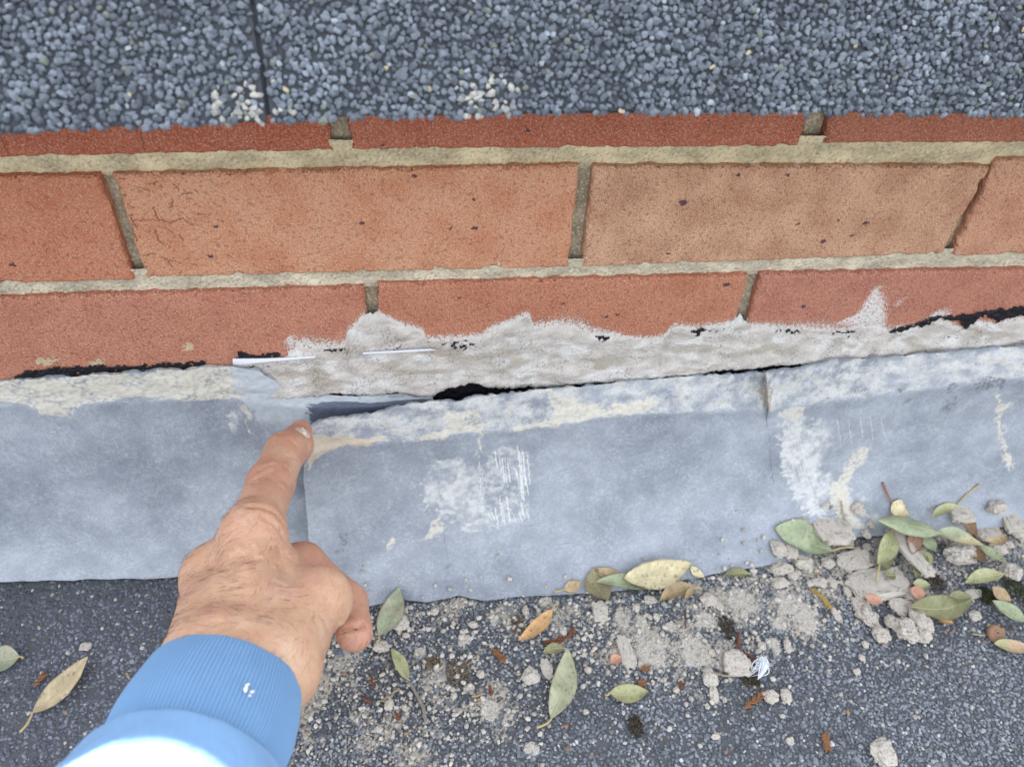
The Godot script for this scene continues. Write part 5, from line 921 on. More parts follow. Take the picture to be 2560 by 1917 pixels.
func build_person() -> void:
	var root := thing("person", "left hand in blue sweatshirt cuff, index finger pointing at the gap above the lead", "person")
	var F := hand_field()
	var sn := surface_nets(F)
	var v: PackedVector3Array = sn[0]; var idx: PackedInt32Array = sn[1]
	var nn := normals_of(v, idx)
	var out := 0.0
	var mid := (j_("mcp") + j_("wrist")) / 2
	for i in range(0, v.size(), 50): out += signf(nn[i].dot(v[i] - mid))
	if out < 0:
		for i in range(0, idx.size(), 3):
			var t := idx[i + 1]; idx[i + 1] = idx[i + 2]; idx[i + 2] = t
		nn = normals_of(v, idx)
	var na := noise(600, 60.0, 3); var nb := noise(601, 260.0, 3); var nc := noise(602, 900.0, 2)
	var col := PackedColorArray()
	var reds := [["pip", 0.017, 0.6], ["dip", 0.014, 0.5], ["tip", 0.016, 0.8], ["mcp", 0.015, 0.35], ["m_mcp", 0.014, 0.3], ["m_dip", 0.02, 0.6], ["m_pip", 0.018, 0.7], ["m_tip", 0.016, 0.6]]
	for i in v.size():
		var p := v[i]
		var c := Color(0.565, 0.325, 0.20)
		c = c.lerp(Color(0.64, 0.40, 0.255), 0.5 + 0.7 * na.get_noise_3dv(p))
		var rd := 0.0
		for q in reds:
			var d: float = (p - j_(q[0])).length() - 0.011
			rd = maxf(rd, q[2] * (0.75 + 0.6 * na.get_noise_3dv(p * 1.6)) * exp(-pow(maxf(d, 0.0) / (q[1] * 0.6), 2.0)))
		c = c.lerp(Color(0.54, 0.235, 0.17), clampf(rd, 0, 0.85))
		c = c.lerp(Color(0.66, 0.45, 0.31), 0.6 * sm(0.05, 0.5, na.get_noise_3dv(p * 0.6 + Vector3(3, 0, 1))))
		c = c.lerp(Color(0.52, 0.275, 0.205), 0.5 * sm(0.1, 0.5, na.get_noise_3dv(p * 0.7 + Vector3(0, 5, 2))))
		c = c.lerp(Color(0.50, 0.27, 0.18), 0.45 * sm(0.15, 0.5, nb.get_noise_3dv(p)))
		c = c * (1.0 + 0.10 * nc.get_noise_3dv(p))
		c = Color(c.r * 0.9, c.g * 0.87, c.b * 0.86)
		col.append(c)
	var skin := vmat(0.52)
	skin.metallic_specular = 0.4
	skin = bumpy(skin, 44, 0.06, 30.0, 6.0); skin.normal_scale = 0.6
	skin.subsurf_scatter_enabled = true; skin.subsurf_scatter_strength = 0.12
	part("body", amesh(v, idx, col), skin, root)
	# nail
	var at := V3(NAIL_AT); var n := V3(NAIL_UP)
	var e := (j_("tip") - j_("dip")).normalized(); e = (e - n * e.dot(n)).normalized()
	var s := e.cross(n).normalized()
	var nv := PackedVector3Array(); var ni := PackedInt32Array()
	for layer in 2:
		for a in 13:
			for b in 13:
				var u := (a / 12.0 - 0.5) * 2.0; var w := (b / 12.0 - 0.5) * 2.0
				var k := 1.0 - 0.22 * pow(absf(u), 4.0)
				var hgt := 0.0004 - 0.0019 * w * w * k * k - 0.0016 * u * u - 0.0007 * layer
				nv.append(at + e * (u * 0.0052 + 0.0006) + s * (w * 0.0047 * k) + n * (hgt + 0.0003))
	quad_grid(ni, 13, 13, 0); quad_grid(ni, 13, 13, 169, true)
	part("fingernail", amesh(nv, ni), mat(Color(0.60, 0.44, 0.33), 0.3), root)
	var sc := PackedVector3Array(); var si := PackedInt32Array()
	for q in 3:
		var o := sc.size()
		for a in 10:
			var an := TAU * a / 10.0
			var rr := 1.0 + 0.25 * sin(a * 3.3 + q * 2.0)
			var u: float = cos(an) * [0.0014, 0.0012, 0.0007][q] * rr + [0.0006, -0.0015, 0.0022][q]; var w: float = sin(an) * [0.0019, 0.0013, 0.0008][q] * rr + [-0.0004, 0.0012, -0.0016][q]
			sc.append(at + e * u + s * w + n * (0.00085 - 0.0019 * pow(w / 0.0042, 2.0) - 0.0016 * pow((u - 0.0006) / 0.0047, 2.0)))
		sc.append(at + e * [0.0006, -0.0015, 0.0022][q] + s * [-0.0004, 0.0012, -0.0016][q] + n * 0.00115)
		for a in 10: si.append_array(PackedInt32Array([o + 10, o + a, o + (a + 1) % 10]))
	part("paint_scuff", amesh(sc, si), mat(Color(0.66, 0.60, 0.55), 0.8), root)
	build_sleeve(root)
	build_hair(root, v, nn)
func build_hair(root: Node3D, v: PackedVector3Array, nn: PackedVector3Array) -> void:
	var r := RandomNumberGenerator.new(); r.seed = 9
	var hv := PackedVector3Array(); var hi := PackedInt32Array()
	var view := (V3(CUFF_AT) + Vector3(-0.1, 0.3, 0.1) - j_("mcp")).normalized()
	var ulnar := (j_("m_mcp") - j_("mcp")).normalized()
	var back := (j_("wrist") - j_("mcp")).normalized()
	var made := 0
	var thumb := j_("t_mcp")
	for k in 20000:
		if made > 950: break
		var i := r.randi() % v.size()
		var p := v[i]; var n := nn[i]
		if n.dot(view) < 0.25: continue
		if p.z < 0.088: continue
		if p.z < 0.112 and r.randf() < 0.6: continue
		if p.z > 0.196: continue
		if (p - thumb).length() < 0.022 and r.randf() < 0.85: continue
		made += 1
		var d := (ulnar * r.randf_range(0.7, 1.0) + back * r.randf_range(-0.15, 0.45) + Vector3(r.randf_range(-0.2, 0.2), r.randf_range(-0.2, 0.2), r.randf_range(-0.2, 0.2)))
		d = (d - n * d.dot(n)).normalized()
		var L := r.randf_range(0.003, 0.0075); var w := r.randf_range(0.00003, 0.00006)
		var o := hv.size()
		var side := d.cross(n)
		for q in 4:
			var t := q / 3.0
			var c := p + d * L * t + n * (0.0005 * sin(t * 2.4) + 0.00005) + side * L * 0.15 * t * t
			var ww := w * (1.0 - 0.8 * t)
			hv.append(c + side * ww); hv.append(c - side * ww * 0.5 + n * ww); hv.append(c - side * ww * 0.5 - n * ww)
		for q in 3:
			for m in 3:
				var a := o + q * 3 + m; var b := o + q * 3 + (m + 1) % 3
				hi.append_array(PackedInt32Array([a, a + 3, b, b, a + 3, b + 3]))
	var h := part("hair", amesh(hv, hi), mat(Color(0.08, 0.048, 0.03), 0.5), root)
	h.set_meta("kind", "stuff")
func build_sleeve(root: Node3D) -> void:
	var c0 := V3(CUFF_AT)
	var D := (j_("fore") - j_("wrist")).normalized()
	var X := (j_("wr_b") - j_("wr_a")); X = (X - D * X.dot(D)).normalized()
	var Y := D.cross(X).normalized()
	var fold := noise(701, 26.0, 3); var fz := noise(702, 300.0, 3)
	# cuff: knitted ribs
	var prof := [[0.006, 0.0238], [0.003, 0.0243], [0.0008, 0.0252], [0.0, 0.0264], [0.0006, 0.0273], [0.002, 0.0279]]
	for k in 50: prof.append([0.003 + k * 0.00068, 0.0281 + 0.0016 * sin(k / 49.0 * PI) + 0.0008 * k / 49.0])
	prof.append([0.0372, 0.0280]); prof.append([0.0384, 0.0268])
	var nu := 1200
	var v := PackedVector3Array(); var idx := PackedInt32Array()
	for j in prof.size():
		for i in nu + 1:
			var a := TAU * i / nu
			var rb := 0.0009 * (absf(sin(a * 66.0)) - 0.5) * sm(0.0, 0.004, prof[j][0] + 0.0015)
			var dir := X * cos(a) * 1.06 + Y * sin(a) * 0.97
			var q: Vector3 = c0 + D * float(prof[j][0])
			var w := 0.0010 * fold.get_noise_3dv(q + dir * 0.03) 
			v.append(q + dir * (prof[j][1] + rb + w) + D * 0.0012 * fold.get_noise_2d(cos(a) * 0.04, sin(a) * 0.04))
	quad_grid(idx, nu + 1, prof.size(), 0, true)
	var blue := Color(0.18, 0.31, 0.475)
	var cm := mat(blue, 0.95); cm.rim_enabled = true; cm.rim = 0.3
	var cuff := part("cuff", amesh(v, idx), cm, root)
	cuff.set_meta("label", "ribbed blue knitted cuff")
	# paint flecks on the cuff
	var fleck := mat(Color(0.78, 0.76, 0.70), 0.7)
	# sleeve
	var v2 := PackedVector3Array(); var i2 := PackedInt32Array(); var nu2 := 420
	var rows := []
	for k in 7: rows.append([0.0368 + 0.0006 * k, 0.0276 + 0.0054 * sqrt(k / 6.0)])
	for k in 150: rows.append([0.0408 + 0.0018 * k, 0.0332 + 0.0068 * (1.0 - exp(-k / 14.0)) + 0.00005 * k])
	for j in rows.size():
		for i in nu2 + 1:
			var a := TAU * i / nu2
			var dir := X * cos(a) * 1.05 + Y * sin(a)
			var s: float = rows[j][0]
			var q := c0 + D * s
			var w := (0.0022 * fold.get_noise_3d(cos(a) * 0.03, sin(a) * 0.03, s * 1.2) + 0.0003 * fz.get_noise_3d(cos(a) * 0.035, sin(a) * 0.035, s)) * sm(0.0, 12.0, j)
			v2.append(q + dir * (rows[j][1] + w) + D * 0.0015 * fold.get_noise_2d(cos(a) * 0.04 + 3, sin(a) * 0.04))
	quad_grid(i2, nu2 + 1, rows.size(), 0, true)
	var top := v2.size()
	v2.append(c0 + D * rows[rows.size() - 1][0])
	for i in nu2: i2.append_array(PackedInt32Array([top, top - 1 - nu2 + i, top - nu2 + i]))
	var smt := bumpy(mat(blue.lerp(Color(0.25, 0.42, 0.68), 0.25), 0.95), 45, 0.2, 40.0, 4.0); smt.rim_enabled = true; smt.rim = 0.3
	part("sleeve", amesh(v2, i2), smt, root)
	for f in FLECKS:
		var p := V3(f)
		var ax := (p - c0).dot(D); var rad := (p - c0 - D * ax); var dir := rad.normalized()
		var base := c0 + D * ax + dir * (rad.length())
		var t1 := D.cross(dir)
		var w: float = f[3]; var l: float = f[4]
		var fv := PackedVector3Array(); var fi := PackedInt32Array()
		for a in 9:
			var an := TAU * a / 9.0
			fv.append(base + (t1 * cos(an) * w + D * sin(an) * l).rotated(dir, 0.5) * (0.8 + 0.35 * sin(a * 5.1 + l * 900)) - dir * 0.0002)
		fv.append(base + dir * 0.0005)
		for a in 9: fi.append_array(PackedInt32Array([9, a, (a + 1) % 9]))
		part("paint_fleck", amesh(fv, fi), fleck, cuff)

# ------------------------------------------------------------------ rubble, twigs, moss
func ico(sub: int) -> Array:
	if cache.has("ico%d" % sub): return cache["ico%d" % sub]
	var p := (1.0 + sqrt(5.0)) / 2.0
	var v := PackedVector3Array([Vector3(-1, p, 0), Vector3(1, p, 0), Vector3(-1, -p, 0), Vector3(1, -p, 0), Vector3(0, -1, p), Vector3(0, 1, p), Vector3(0, -1, -p), Vector3(0, 1, -p), Vector3(p, 0, -1), Vector3(p, 0, 1), Vector3(-p, 0, -1), Vector3(-p, 0, 1)])
	for i in 12: v[i] = v[i].normalized()
	var f := PackedInt32Array([0,5,11, 0,1,5, 0,7,1, 0,10,7, 0,11,10, 1,9,5, 5,4,11, 11,2,10, 10,6,7, 7,8,1, 3,4,9, 3,2,4, 3,6,2, 3,8,6, 3,9,8, 4,5,9, 2,11,4, 6,10,2, 8,7,6, 9,1,8])
	for s in sub:
		var nf := PackedInt32Array(); var mid := {}
		for i in range(0, f.size(), 3):
			var m := []
			for e in 3:
				var a := f[i + e]; var b := f[i + (e + 1) % 3]
				var key := mini(a, b) * 100000 + maxi(a, b)
				if not mid.has(key):
					mid[key] = v.size(); v.append(((v[a] + v[b]) * 0.5).normalized())
				m.append(mid[key])
			nf.append_array(PackedInt32Array([f[i], m[0], m[2], f[i + 1], m[1], m[0], f[i + 2], m[2], m[1], m[0], m[1], m[2]]))
		f = nf
	cache["ico%d" % sub] = [v, f]
	return [v, f]
func lump(sx: float, sy: float, sz: float, sd: int, kind: int) -> ArrayMesh:
	var g := ico(4 if maxf(sx, sz) > 0.006 else 3)
	var v: PackedVector3Array = g[0].duplicate(); var col := PackedColorArray()
	var na := noise(sd, 0.9, 2); var nb := noise(sd + 1, 2.6, 3); var nc := noise(sd + 2, 7.0, 2); var cell := noise(sd + 3, 2.3, 1, FastNoiseLite.TYPE_CELLULAR)
	for i in v.size():
		var p := v[i]
		var d := 1.0 + 0.34 * na.get_noise_3dv(p) + 0.16 * nb.get_noise_3dv(p)
		var pit := 0.0
		if kind == 2:
			d += 0.16 * na.get_noise_3dv(p * 2.4)
			pit = sm(0.25, 0.55, nb.get_noise_3dv(p * 1.3 + Vector3(4, 0, 0))); d -= 0.16 * pit
		var q := p
		if kind == 1:
			q = Vector3(signf(p.x) * pow(absf(p.x), 0.62), signf(p.y) * pow(absf(p.y), 0.45), signf(p.z) * pow(absf(p.z), 0.62))
			d = 1.0 + 0.26 * na.get_noise_3dv(Vector3(p.x, 0, p.z) * 1.4) + 0.08 * nb.get_noise_3dv(p)
			q.y *= 0.9
		else:
			# broken faces
			d = minf(d, 0.93 / maxf(absf(p.dot(Vector3(0.5, 0.8, 0.3).normalized())), 0.1)) if kind == 0 else d
		q = q * d + Vector3(1, 1, 1) * 0.02 * nc.get_noise_3dv(p)
		v[i] = Vector3(q.x * sx, q.y * sy, q.z * sz) * 0.5
		var wp := v[i] * 260.0
		var c := Color(0.475, 0.42, 0.35) * (1.0 + 0.22 * nb.get_noise_3dv(wp) + 0.16 * nc.get_noise_3dv(wp))
		c = c.lerp(Color(0.10, 0.09, 0.085), 0.65 * sm(0.32, 0.46, nc.get_noise_3dv(wp * 0.35 + Vector3(0, 7, 0))))
		col.append(c)
	return amesh(v, g[1], col)
func splat(sx: float, sz: float, h: float, sd: int, x0: float, z0: float) -> ArrayMesh:
	# a thin lump of mortar pressed between the chippings, ragged round its rim
	var n := 52; var na := noise(sd, 150.0, 4); var nb := noise(sd + 2, 420.0, 2); var nd := noise(sd + 4, 800.0, 2)
	var v := PackedVector3Array(); var col := PackedColorArray(); var idx := PackedInt32Array()
	var ok := PackedByteArray()
	for j in n:
		for i in n:
			var u := (i / (n - 1.0) - 0.5) * 2.3; var w := (j / (n - 1.0) - 0.5) * 2.3
			var x := u * sx * 0.5; var z := w * sz * 0.5
			var r := 1.0 - (u * u + w * w) + 0.75 * na.get_noise_2d(x + x0, z + z0) + 0.25 * nb.get_noise_2d(x, z)
			var y := h * sm(-0.05, 0.5, r) * (0.9 + 0.25 * nb.get_noise_2d(x * 0.5, z * 0.5)) + 0.0002
			ok.append(1 if r > 0.0 else 0)
			v.append(Vector3(x, y if r > 0.0 else -0.0004, z))
			var c := Color(0.46, 0.41, 0.345) * (1.0 + 0.14 * na.get_noise_2d(x * 1.2, z * 1.2) + 0.12 * nd.get_noise_2d(x, z))
			c = c.lerp(Color(0.11, 0.10, 0.095), 0.8 * sm(0.35, 0.5, nd.get_noise_2d(x + 3, z)))
			col.append(c)
	for j in n - 1:
		for i in n - 1:
			var a := j * n + i
			if ok[a] + ok[a + 1] + ok[a + n] + ok[a + n + 1] < 1: continue
			idx.append_array(PackedInt32Array([a, a + 1, a + n, a + 1, a + n + 1, a + n]))
	return amesh(v, idx, col)
func build_debris() -> void:
	var m := vmat(0.95)
	var r := RandomNumberGenerator.new(); r.seed = 21
	# mortar dust: fine pale grit lying between the chippings
	var dn := noise(800, 55.0, 4); var dm := noise(801, 330.0, 3); var de := noise(802, 900.0, 2)
	var cell := 0.0011; var nx := int(0.66 / cell); var nz := int(0.20 / cell); var ox := -0.24; var oz := 0.04
	var v := PackedVector3Array(); var col := PackedColorArray(); var idx := PackedInt32Array(); var id := {}
	var H := PackedFloat32Array(); H.resize(nx * nz)
	for j in nz:
		for i in nx:
			var x := ox + i * cell; var z := oz + j * cell
			var a := 0.0
			for d in DUST:
				var q: float = Vector2(x - d[0], z - d[1]).length_squared() / (d[2] * d[2])
				if q < 4.0: a = maxf(a, exp(-q * 0.9))
			var h := a * 0.95 - 0.66 + 0.85 * dn.get_noise_2d(x, z) + 0.75 * dm.get_noise_2d(x, z)
			H[j * nx + i] = h
	for j in nz - 1:
		for i in nx - 1:
			var k := j * nx + i
			if maxf(maxf(H[k], H[k + 1]), maxf(H[k + nx], H[k + nx + 1])) <= 0.0: continue
			var q := []
			for e in [0, 1, nx, nx + 1]:
				var kk: int = k + e
				if not id.has(kk):
					id[kk] = v.size()
					var x := ox + (kk % nx) * cell; var z := oz + (kk / nx) * cell
					v.append(Vector3(x, clampf(H[kk] * 0.0026, -0.0006, 0.0010) + 0.0002 * de.get_noise_2d(x, z), z))
					var c := Color(0.41, 0.355, 0.28) * (1.0 + 0.3 * dm.get_noise_2d(x * 1.5, z) + 0.35 * de.get_noise_2d(x, z))
					col.append(c)
				q.append(id[kk])
			idx.append_array(PackedInt32Array([q[0], q[1], q[2], q[1], q[3], q[2]]))
	var du := part("mortar_dust", amesh(v, idx, col), m)
	tag(du, "pale grey mortar dust and grit between the dark chippings", "dust"); du.set_meta("kind", "stuff")
	# crumbs: too small to count
	var xf := []; var cc := []
	for k in 4200:
		var d = DUST[r.randi() % DUST.size()]
		var x: float = d[0] + r.randfn() * d[2] * 1.25; var z: float = d[1] + r.randfn() * d[2] * 1.0
		if z > 0.26 or z < 0.045: continue
		var s := 0.0006 + 0.0014 * pow(r.randf(), 3.0)
		var b := Basis.from_euler(Vector3(r.randf() * TAU, r.randf() * TAU, 0)) * Basis.from_scale(Vector3(1.1, 0.85, 1.0) * s)
		var sy := support(x, z)
		if sy > 0.004 and r.randf() < 0.85: continue
		xf.append(Transform3D(b, Vector3(x, sy + s * 0.4, z)))
		cc.append(Color(0.45, 0.41, 0.35) * r.randf_range(0.75, 1.25))
	var mm := MultiMesh.new(); mm.transform_format = MultiMesh.TRANSFORM_3D; mm.use_colors = true
	mm.mesh = stone(900); mm.instance_count = xf.size()
	for i in xf.size(): mm.set_instance_transform(i, xf[i]); mm.set_instance_color(i, cc[i])
	var mi := MultiMeshInstance3D.new(); mi.name = "mortar_crumbs"; mi.multimesh = mm; mi.material_override = m
	add_child(mi)
	tag(mi, "scatter of tiny pale mortar crumbs along the foot of the lead", "crumbs"); mi.set_meta("kind", "stuff")
	# pieces of mortar
	var n := 0
	var names := ["mortar_fragment", "mortar_slab", "mortar_lump", "mortar_patch"]
	for f in FRAGMENTS:
		n += 1
		var k: int = f[0]; var x: float = f[1]; var z: float = f[2]; var sx: float = f[3]; var sz: float = f[4]
		var o: MeshInstance3D
		var y := support(x, z)
		if k == 3:
			o = part(names[3], splat(sx * 1.1, sz * 1.1, 0.0015, 1000 + n * 7, x, z), m)
			o.position = Vector3(x, 0.0, z)
		else:
			var hh := minf(sx, sz) * (0.62 if k == 0 else (0.34 if k == 1 else 0.75))
			if k == 1: hh = minf(hh, 0.006)
			o = part(names[k], lump(sx * 1.05, hh, sz * 1.05, 1000 + n * 7, k), m)
			o.position = Vector3(x, y + hh * 0.38, z)
			o.rotation = Vector3(r.randf_range(-0.12, 0.12), r.randf_range(-0.25, 0.25), r.randf_range(-0.12, 0.12))
		var big := maxf(sx, sz); var lon := big / minf(sx, sz) > 1.35
		var lab: String = ("tiny " if big < 0.0045 else ("small " if big < 0.008 else ("large " if big > 0.014 else "")))
		lab += ("elongated " if lon else "rounded ") if k != 3 else ("long " if lon else "")
		lab += ["grey mortar fragment ", "flat broken mortar slab ", "porous pitted mortar lump ", "thin mortar patch pressed into chippings "][k]
		if y > 0.0035: lab += "resting on the foot of the lead"
		elif z < (curve(M_FOOT, x, 2) if x < 0.17 else curve(R_FOOT, x, 2)) + 0.016: lab += "close to the lead edge"
		elif x > 0.17 and z < 0.15: lab += "in the rubble below the leaf heap"
		elif x < -0.16: lab += "on the dark worn chippings"
		else: lab += "out on the open chippings"
		var gr: String = lab
		if n == 7: lab = "biggest flat mortar slab, a salmon leaf on its edge"; gr = ""
		elif n == 63: lab = "lone rounded mortar lump with a red twig against it, far from the lead"; gr = ""
		elif n == 44: lab = "angular mortar slab next to the white fluff"; gr = ""
		elif n == 62: lab = "long upright mortar sliver standing in the leaf heap"; gr = ""
		elif n == 1: lab = "cracked mortar slab beside the broad green leaf on the lead corner"; gr = ""
		tag(o, lab, "mortar", gr)
		if n == 62: o.position.y += 0.011
	# twigs
	var tw := {"red": Color(0.20, 0.075, 0.04), "thin": Color(0.13, 0.085, 0.055), "sprig": Color(0.27, 0.125, 0.055), "sprigyellow": Color(0.36, 0.24, 0.08), "mud": Color(0.30, 0.27, 0.22), "straw": Color(0.38, 0.30, 0.18)}
	var tl := {"red": ["twig", "short red brown twig lying on the chippings", "red brown twigs"], "thin": ["twig", "thin dark twig lying on the chippings", "thin dark twigs"], "sprig": ["conifer_sprig", "dry brown conifer sprig with scale leaves on the chippings", "conifer sprigs"], "sprigyellow": ["conifer_sprig", "yellow brown conifer sprig between mortar patches", ""], "mud": ["leaf_stalk", "mud caked stalk running from the small folded leaf", ""], "straw": ["straw", "pale bent straw lying on the chippings", "pale straws"]}
	for t in TWIGS:
		n += 1
		var kind: String = t[0]
		var raw := []
		for k in range(1, t.size() - 1, 2):
			raw.append(Vector3(t[k], support(t[k], t[k + 1]) + 0.0014, t[k + 1]))
		var pts := PackedVector3Array(); var rad := PackedFloat32Array()
		var cn := noise(n, 200.0, 2)
		var w := 0.0011 if kind == "red" else (0.0005 if kind == "thin" else (0.0013 if kind == "mud" else (0.0008 if kind == "straw" else 0.0007)))
		for k in raw.size() - 1:
			for q in 7:
				if q == 6 and k < raw.size() - 2: continue
				var p: Vector3 = (raw[k] as Vector3).lerp(raw[k + 1], q / 6.0)
				p += Vector3(cn.get_noise_1d(p.x), cn.get_noise_1d(p.z + 3) * 0.5, cn.get_noise_1d(p.x + 9)) * 0.0012
				pts.append(p); rad.append(w * (0.8 + 0.5 * cn.get_noise_1d(p.x * 3 + p.z)))
		var tlen: float = (raw[0] as Vector3).distance_to(raw[raw.size() - 1])
		var tlab: String = tl[kind][1]
		if tl[kind][2] != "": tlab = tlab.replace("lying on the chippings", "") .replace("on the chippings", "").strip_edges() + (" under two cm long " if tlen > 0.01 else " barely a cm long ") + ("between the mortar patches" if t[1] > 0.0 and t[2] < 0.165 else ("beside the fist" if t[1] < -0.05 else "out on the open chippings"))
		var th := thing(tl[kind][0], tlab, "twig" if kind != "mud" else "stalk", Vector3.ZERO, tl[kind][2])
		var tm: StandardMaterial3D = bumpy(mat(tw[kind] * r.randf_range(0.8, 1.2), 0.9), 7, 0.1, 90.0, 6.0) if not cache.has("t" + kind) else cache["t" + kind]
		cache["t" + kind] = tm
		part("stem", tube(pts, rad, 7), tm, th)
		if kind.begins_with("sprig"):
			for k in range(1, pts.size() - 1):
				var d := (pts[k + 1] - pts[k - 1]).normalized()
				for sd in [-1.0, 1.0]:
					var side: Vector3 = d.cross(Vector3.UP) * float(sd)
					var tip := pts[k] + (d * 0.8 + side * 0.75).normalized() * r.randf_range(0.0022, 0.0042) + Vector3(0, r.randf_range(-0.0004, 0.0008), 0)
					part("scale_leaf", tube(PackedVector3Array([pts[k], pts[k].lerp(tip, 0.5) + Vector3(0, 0.0003, 0), tip]), PackedFloat32Array([0.0004, 0.0006, 0.00012]), 5), tm, th)
	# seeds and bits
	for b in BITS:
		n += 1
		var s := r.randf_range(0.0018, 0.0028)
		var g := ico(2); var lv: PackedVector3Array = g[0].duplicate()
		var nz2 := noise(n, 1.2, 2)
		for i in lv.size(): lv[i] = Vector3(lv[i].x * s, lv[i].y * s * 0.4, lv[i].z * s * 0.55) * (1.0 + 0.3 * nz2.get_noise_3dv(lv[i])) * 0.6
		var o := part("seed_husk", amesh(lv, g[1]), mat([Color(0.31, 0.17, 0.10), Color(0.34, 0.20, 0.11), Color(0.28, 0.14, 0.09)][n % 3], 0.7))
		o.position = Vector3(b[0], support(b[0], b[1]) + 0.0012, b[1]); o.rotation.y = r.randf() * TAU
		var near: String = "on chippings between mortar patches" if b[0] > 0.0 and b[1] < 0.16 else ("among the dust beside the fist" if b[0] < -0.04 else "out on the open chippings")
		tag(o, "tiny orange brown seed husk " + near, "seed", "seed husks " + near)
	# moss
	for a in MOSS:
		n += 1
		var kind: String = a[0]
		var mv := PackedVector3Array(); var mi2 := PackedInt32Array(); var mc := PackedColorArray()
		var y0 := support(a[1], a[2])
		var c0: Color = {"d": Color(0.10, 0.078, 0.052), "g": Color(0.085, 0.088, 0.04), "b": Color(0.20, 0.15, 0.105)}[kind]
		for k in (650 if kind == "g" else 380):
			var an := r.randf() * TAU; var q := sqrt(r.randf())
			var px: float = cos(an) * q * a[3] * 0.55; var pz: float = sin(an) * q * a[4] * 0.55
			var hgt := (1.0 - q * q) * minf(a[3], a[4]) * (0.22 if kind != "b" else 0.08)
			var p := Vector3(px, hgt * r.randf() + 0.0006, pz)
			var d := Vector3(r.randf_range(-1, 1), r.randf_range(-0.1, 1.2) if kind != "b" else r.randf_range(-0.1, 0.35), r.randf_range(-1, 1)).normalized()
			var L := r.randf_range(0.0012, 0.0028); var w := 0.00022
			var s := d.cross(Vector3(r.randf_range(-1, 1), r.randf_range(-1, 1), r.randf_range(-1, 1))).normalized()
			var c := c0 * r.randf_range(0.5, 1.7)
			var o := mv.size()
			mv.append(p - s * w); mv.append(p + s * w); mv.append(p + d * L * 0.6 + s * w + d.cross(s) * w); mv.append(p + d * L)
			for q2 in 4: mc.append(c)
			mi2.append_array(PackedInt32Array([o, o + 1, o + 2, o, o + 2, o + 3, o + 1, o + 3, o + 2]))
		var mo := part("moss_clump", amesh(mv, mi2, mc), m)
		mo.position = Vector3(a[1], y0, a[2])
		var ml: String = {"d": "dark brown dry moss clump on the chippings", "g": "dark green moss clump among the leaves", "b": "thin mat of pale brown dead moss on the chippings"}[kind]
		tag(mo, ml, "moss", {"d": "dark moss clumps", "g": "green moss clumps", "b": "dead moss mats"}[kind])
	# empty snail shell
	var sp := PackedVector3Array(); var sr := PackedFloat32Array()
	for k in 60:
		var t := k / 59.0; var an := t * TAU * 2.3
		var R := 0.0046 * pow(1.0 - t, 1.1) + 0.0003
		sp.append(Vector3(cos(an) * R, 0.0022 + 0.0032 * t, sin(an) * R)); sr.append(0.0026 * pow(1.0 - t, 0.9) + 0.0003)
	var shl := part("snail_shell", tube(sp, sr, 14), bumpy(mat(Color(0.25, 0.145, 0.085), 0.5), 9, 0.1, 60.0, 4.0))
	shl.position = Vector3(SHELL[0], 0.0022, SHELL[2]); shl.rotation = Vector3(0.5, 0.6, 0.2)
	tag(shl, "small brown snail shell lying below the moss", "shell")
	# white fluff
	var fl := thing("spider_silk", "tuft of white silk fluff beside the angular mortar slab", "silk")
	var wm := mat(Color(0.82, 0.83, 0.86), 0.8)
	var F := []
	for q in FLUFF: F.append(Vector3(q[0], 0.006, q[2]))
	for k in 46:
		var a: Vector3 = F[r.randi() % 3]; var b: Vector3 = F[3 + r.randi() % 6]
		if k < 14: a = F[0]; b = F[3 + r.randi() % 2]
		var pts := PackedVector3Array(); var rad := PackedFloat32Array()
		var j1 := Vector3(r.randfn(), absf(r.randfn()) * 0.8, r.randfn()) * 0.0008
		for q in 8:
			var t := q / 7.0
			var p := a.lerp(b, t) + j1 * sin(t * PI) * 2.0
			if k < 14: p += Vector3(0.003 * sin(t * PI), 0.001, 0)
			p.y = 0.0022 + 0.0035 * sin(clampf(t, 0, 1) * PI * 0.8 + 0.4) + j1.y
			pts.append(p); rad.append((0.00042 if k < 14 else 0.00016) * (1.0 - 0.6 * t))
		part("strand", tube(pts, rad, 5), wm, fl)

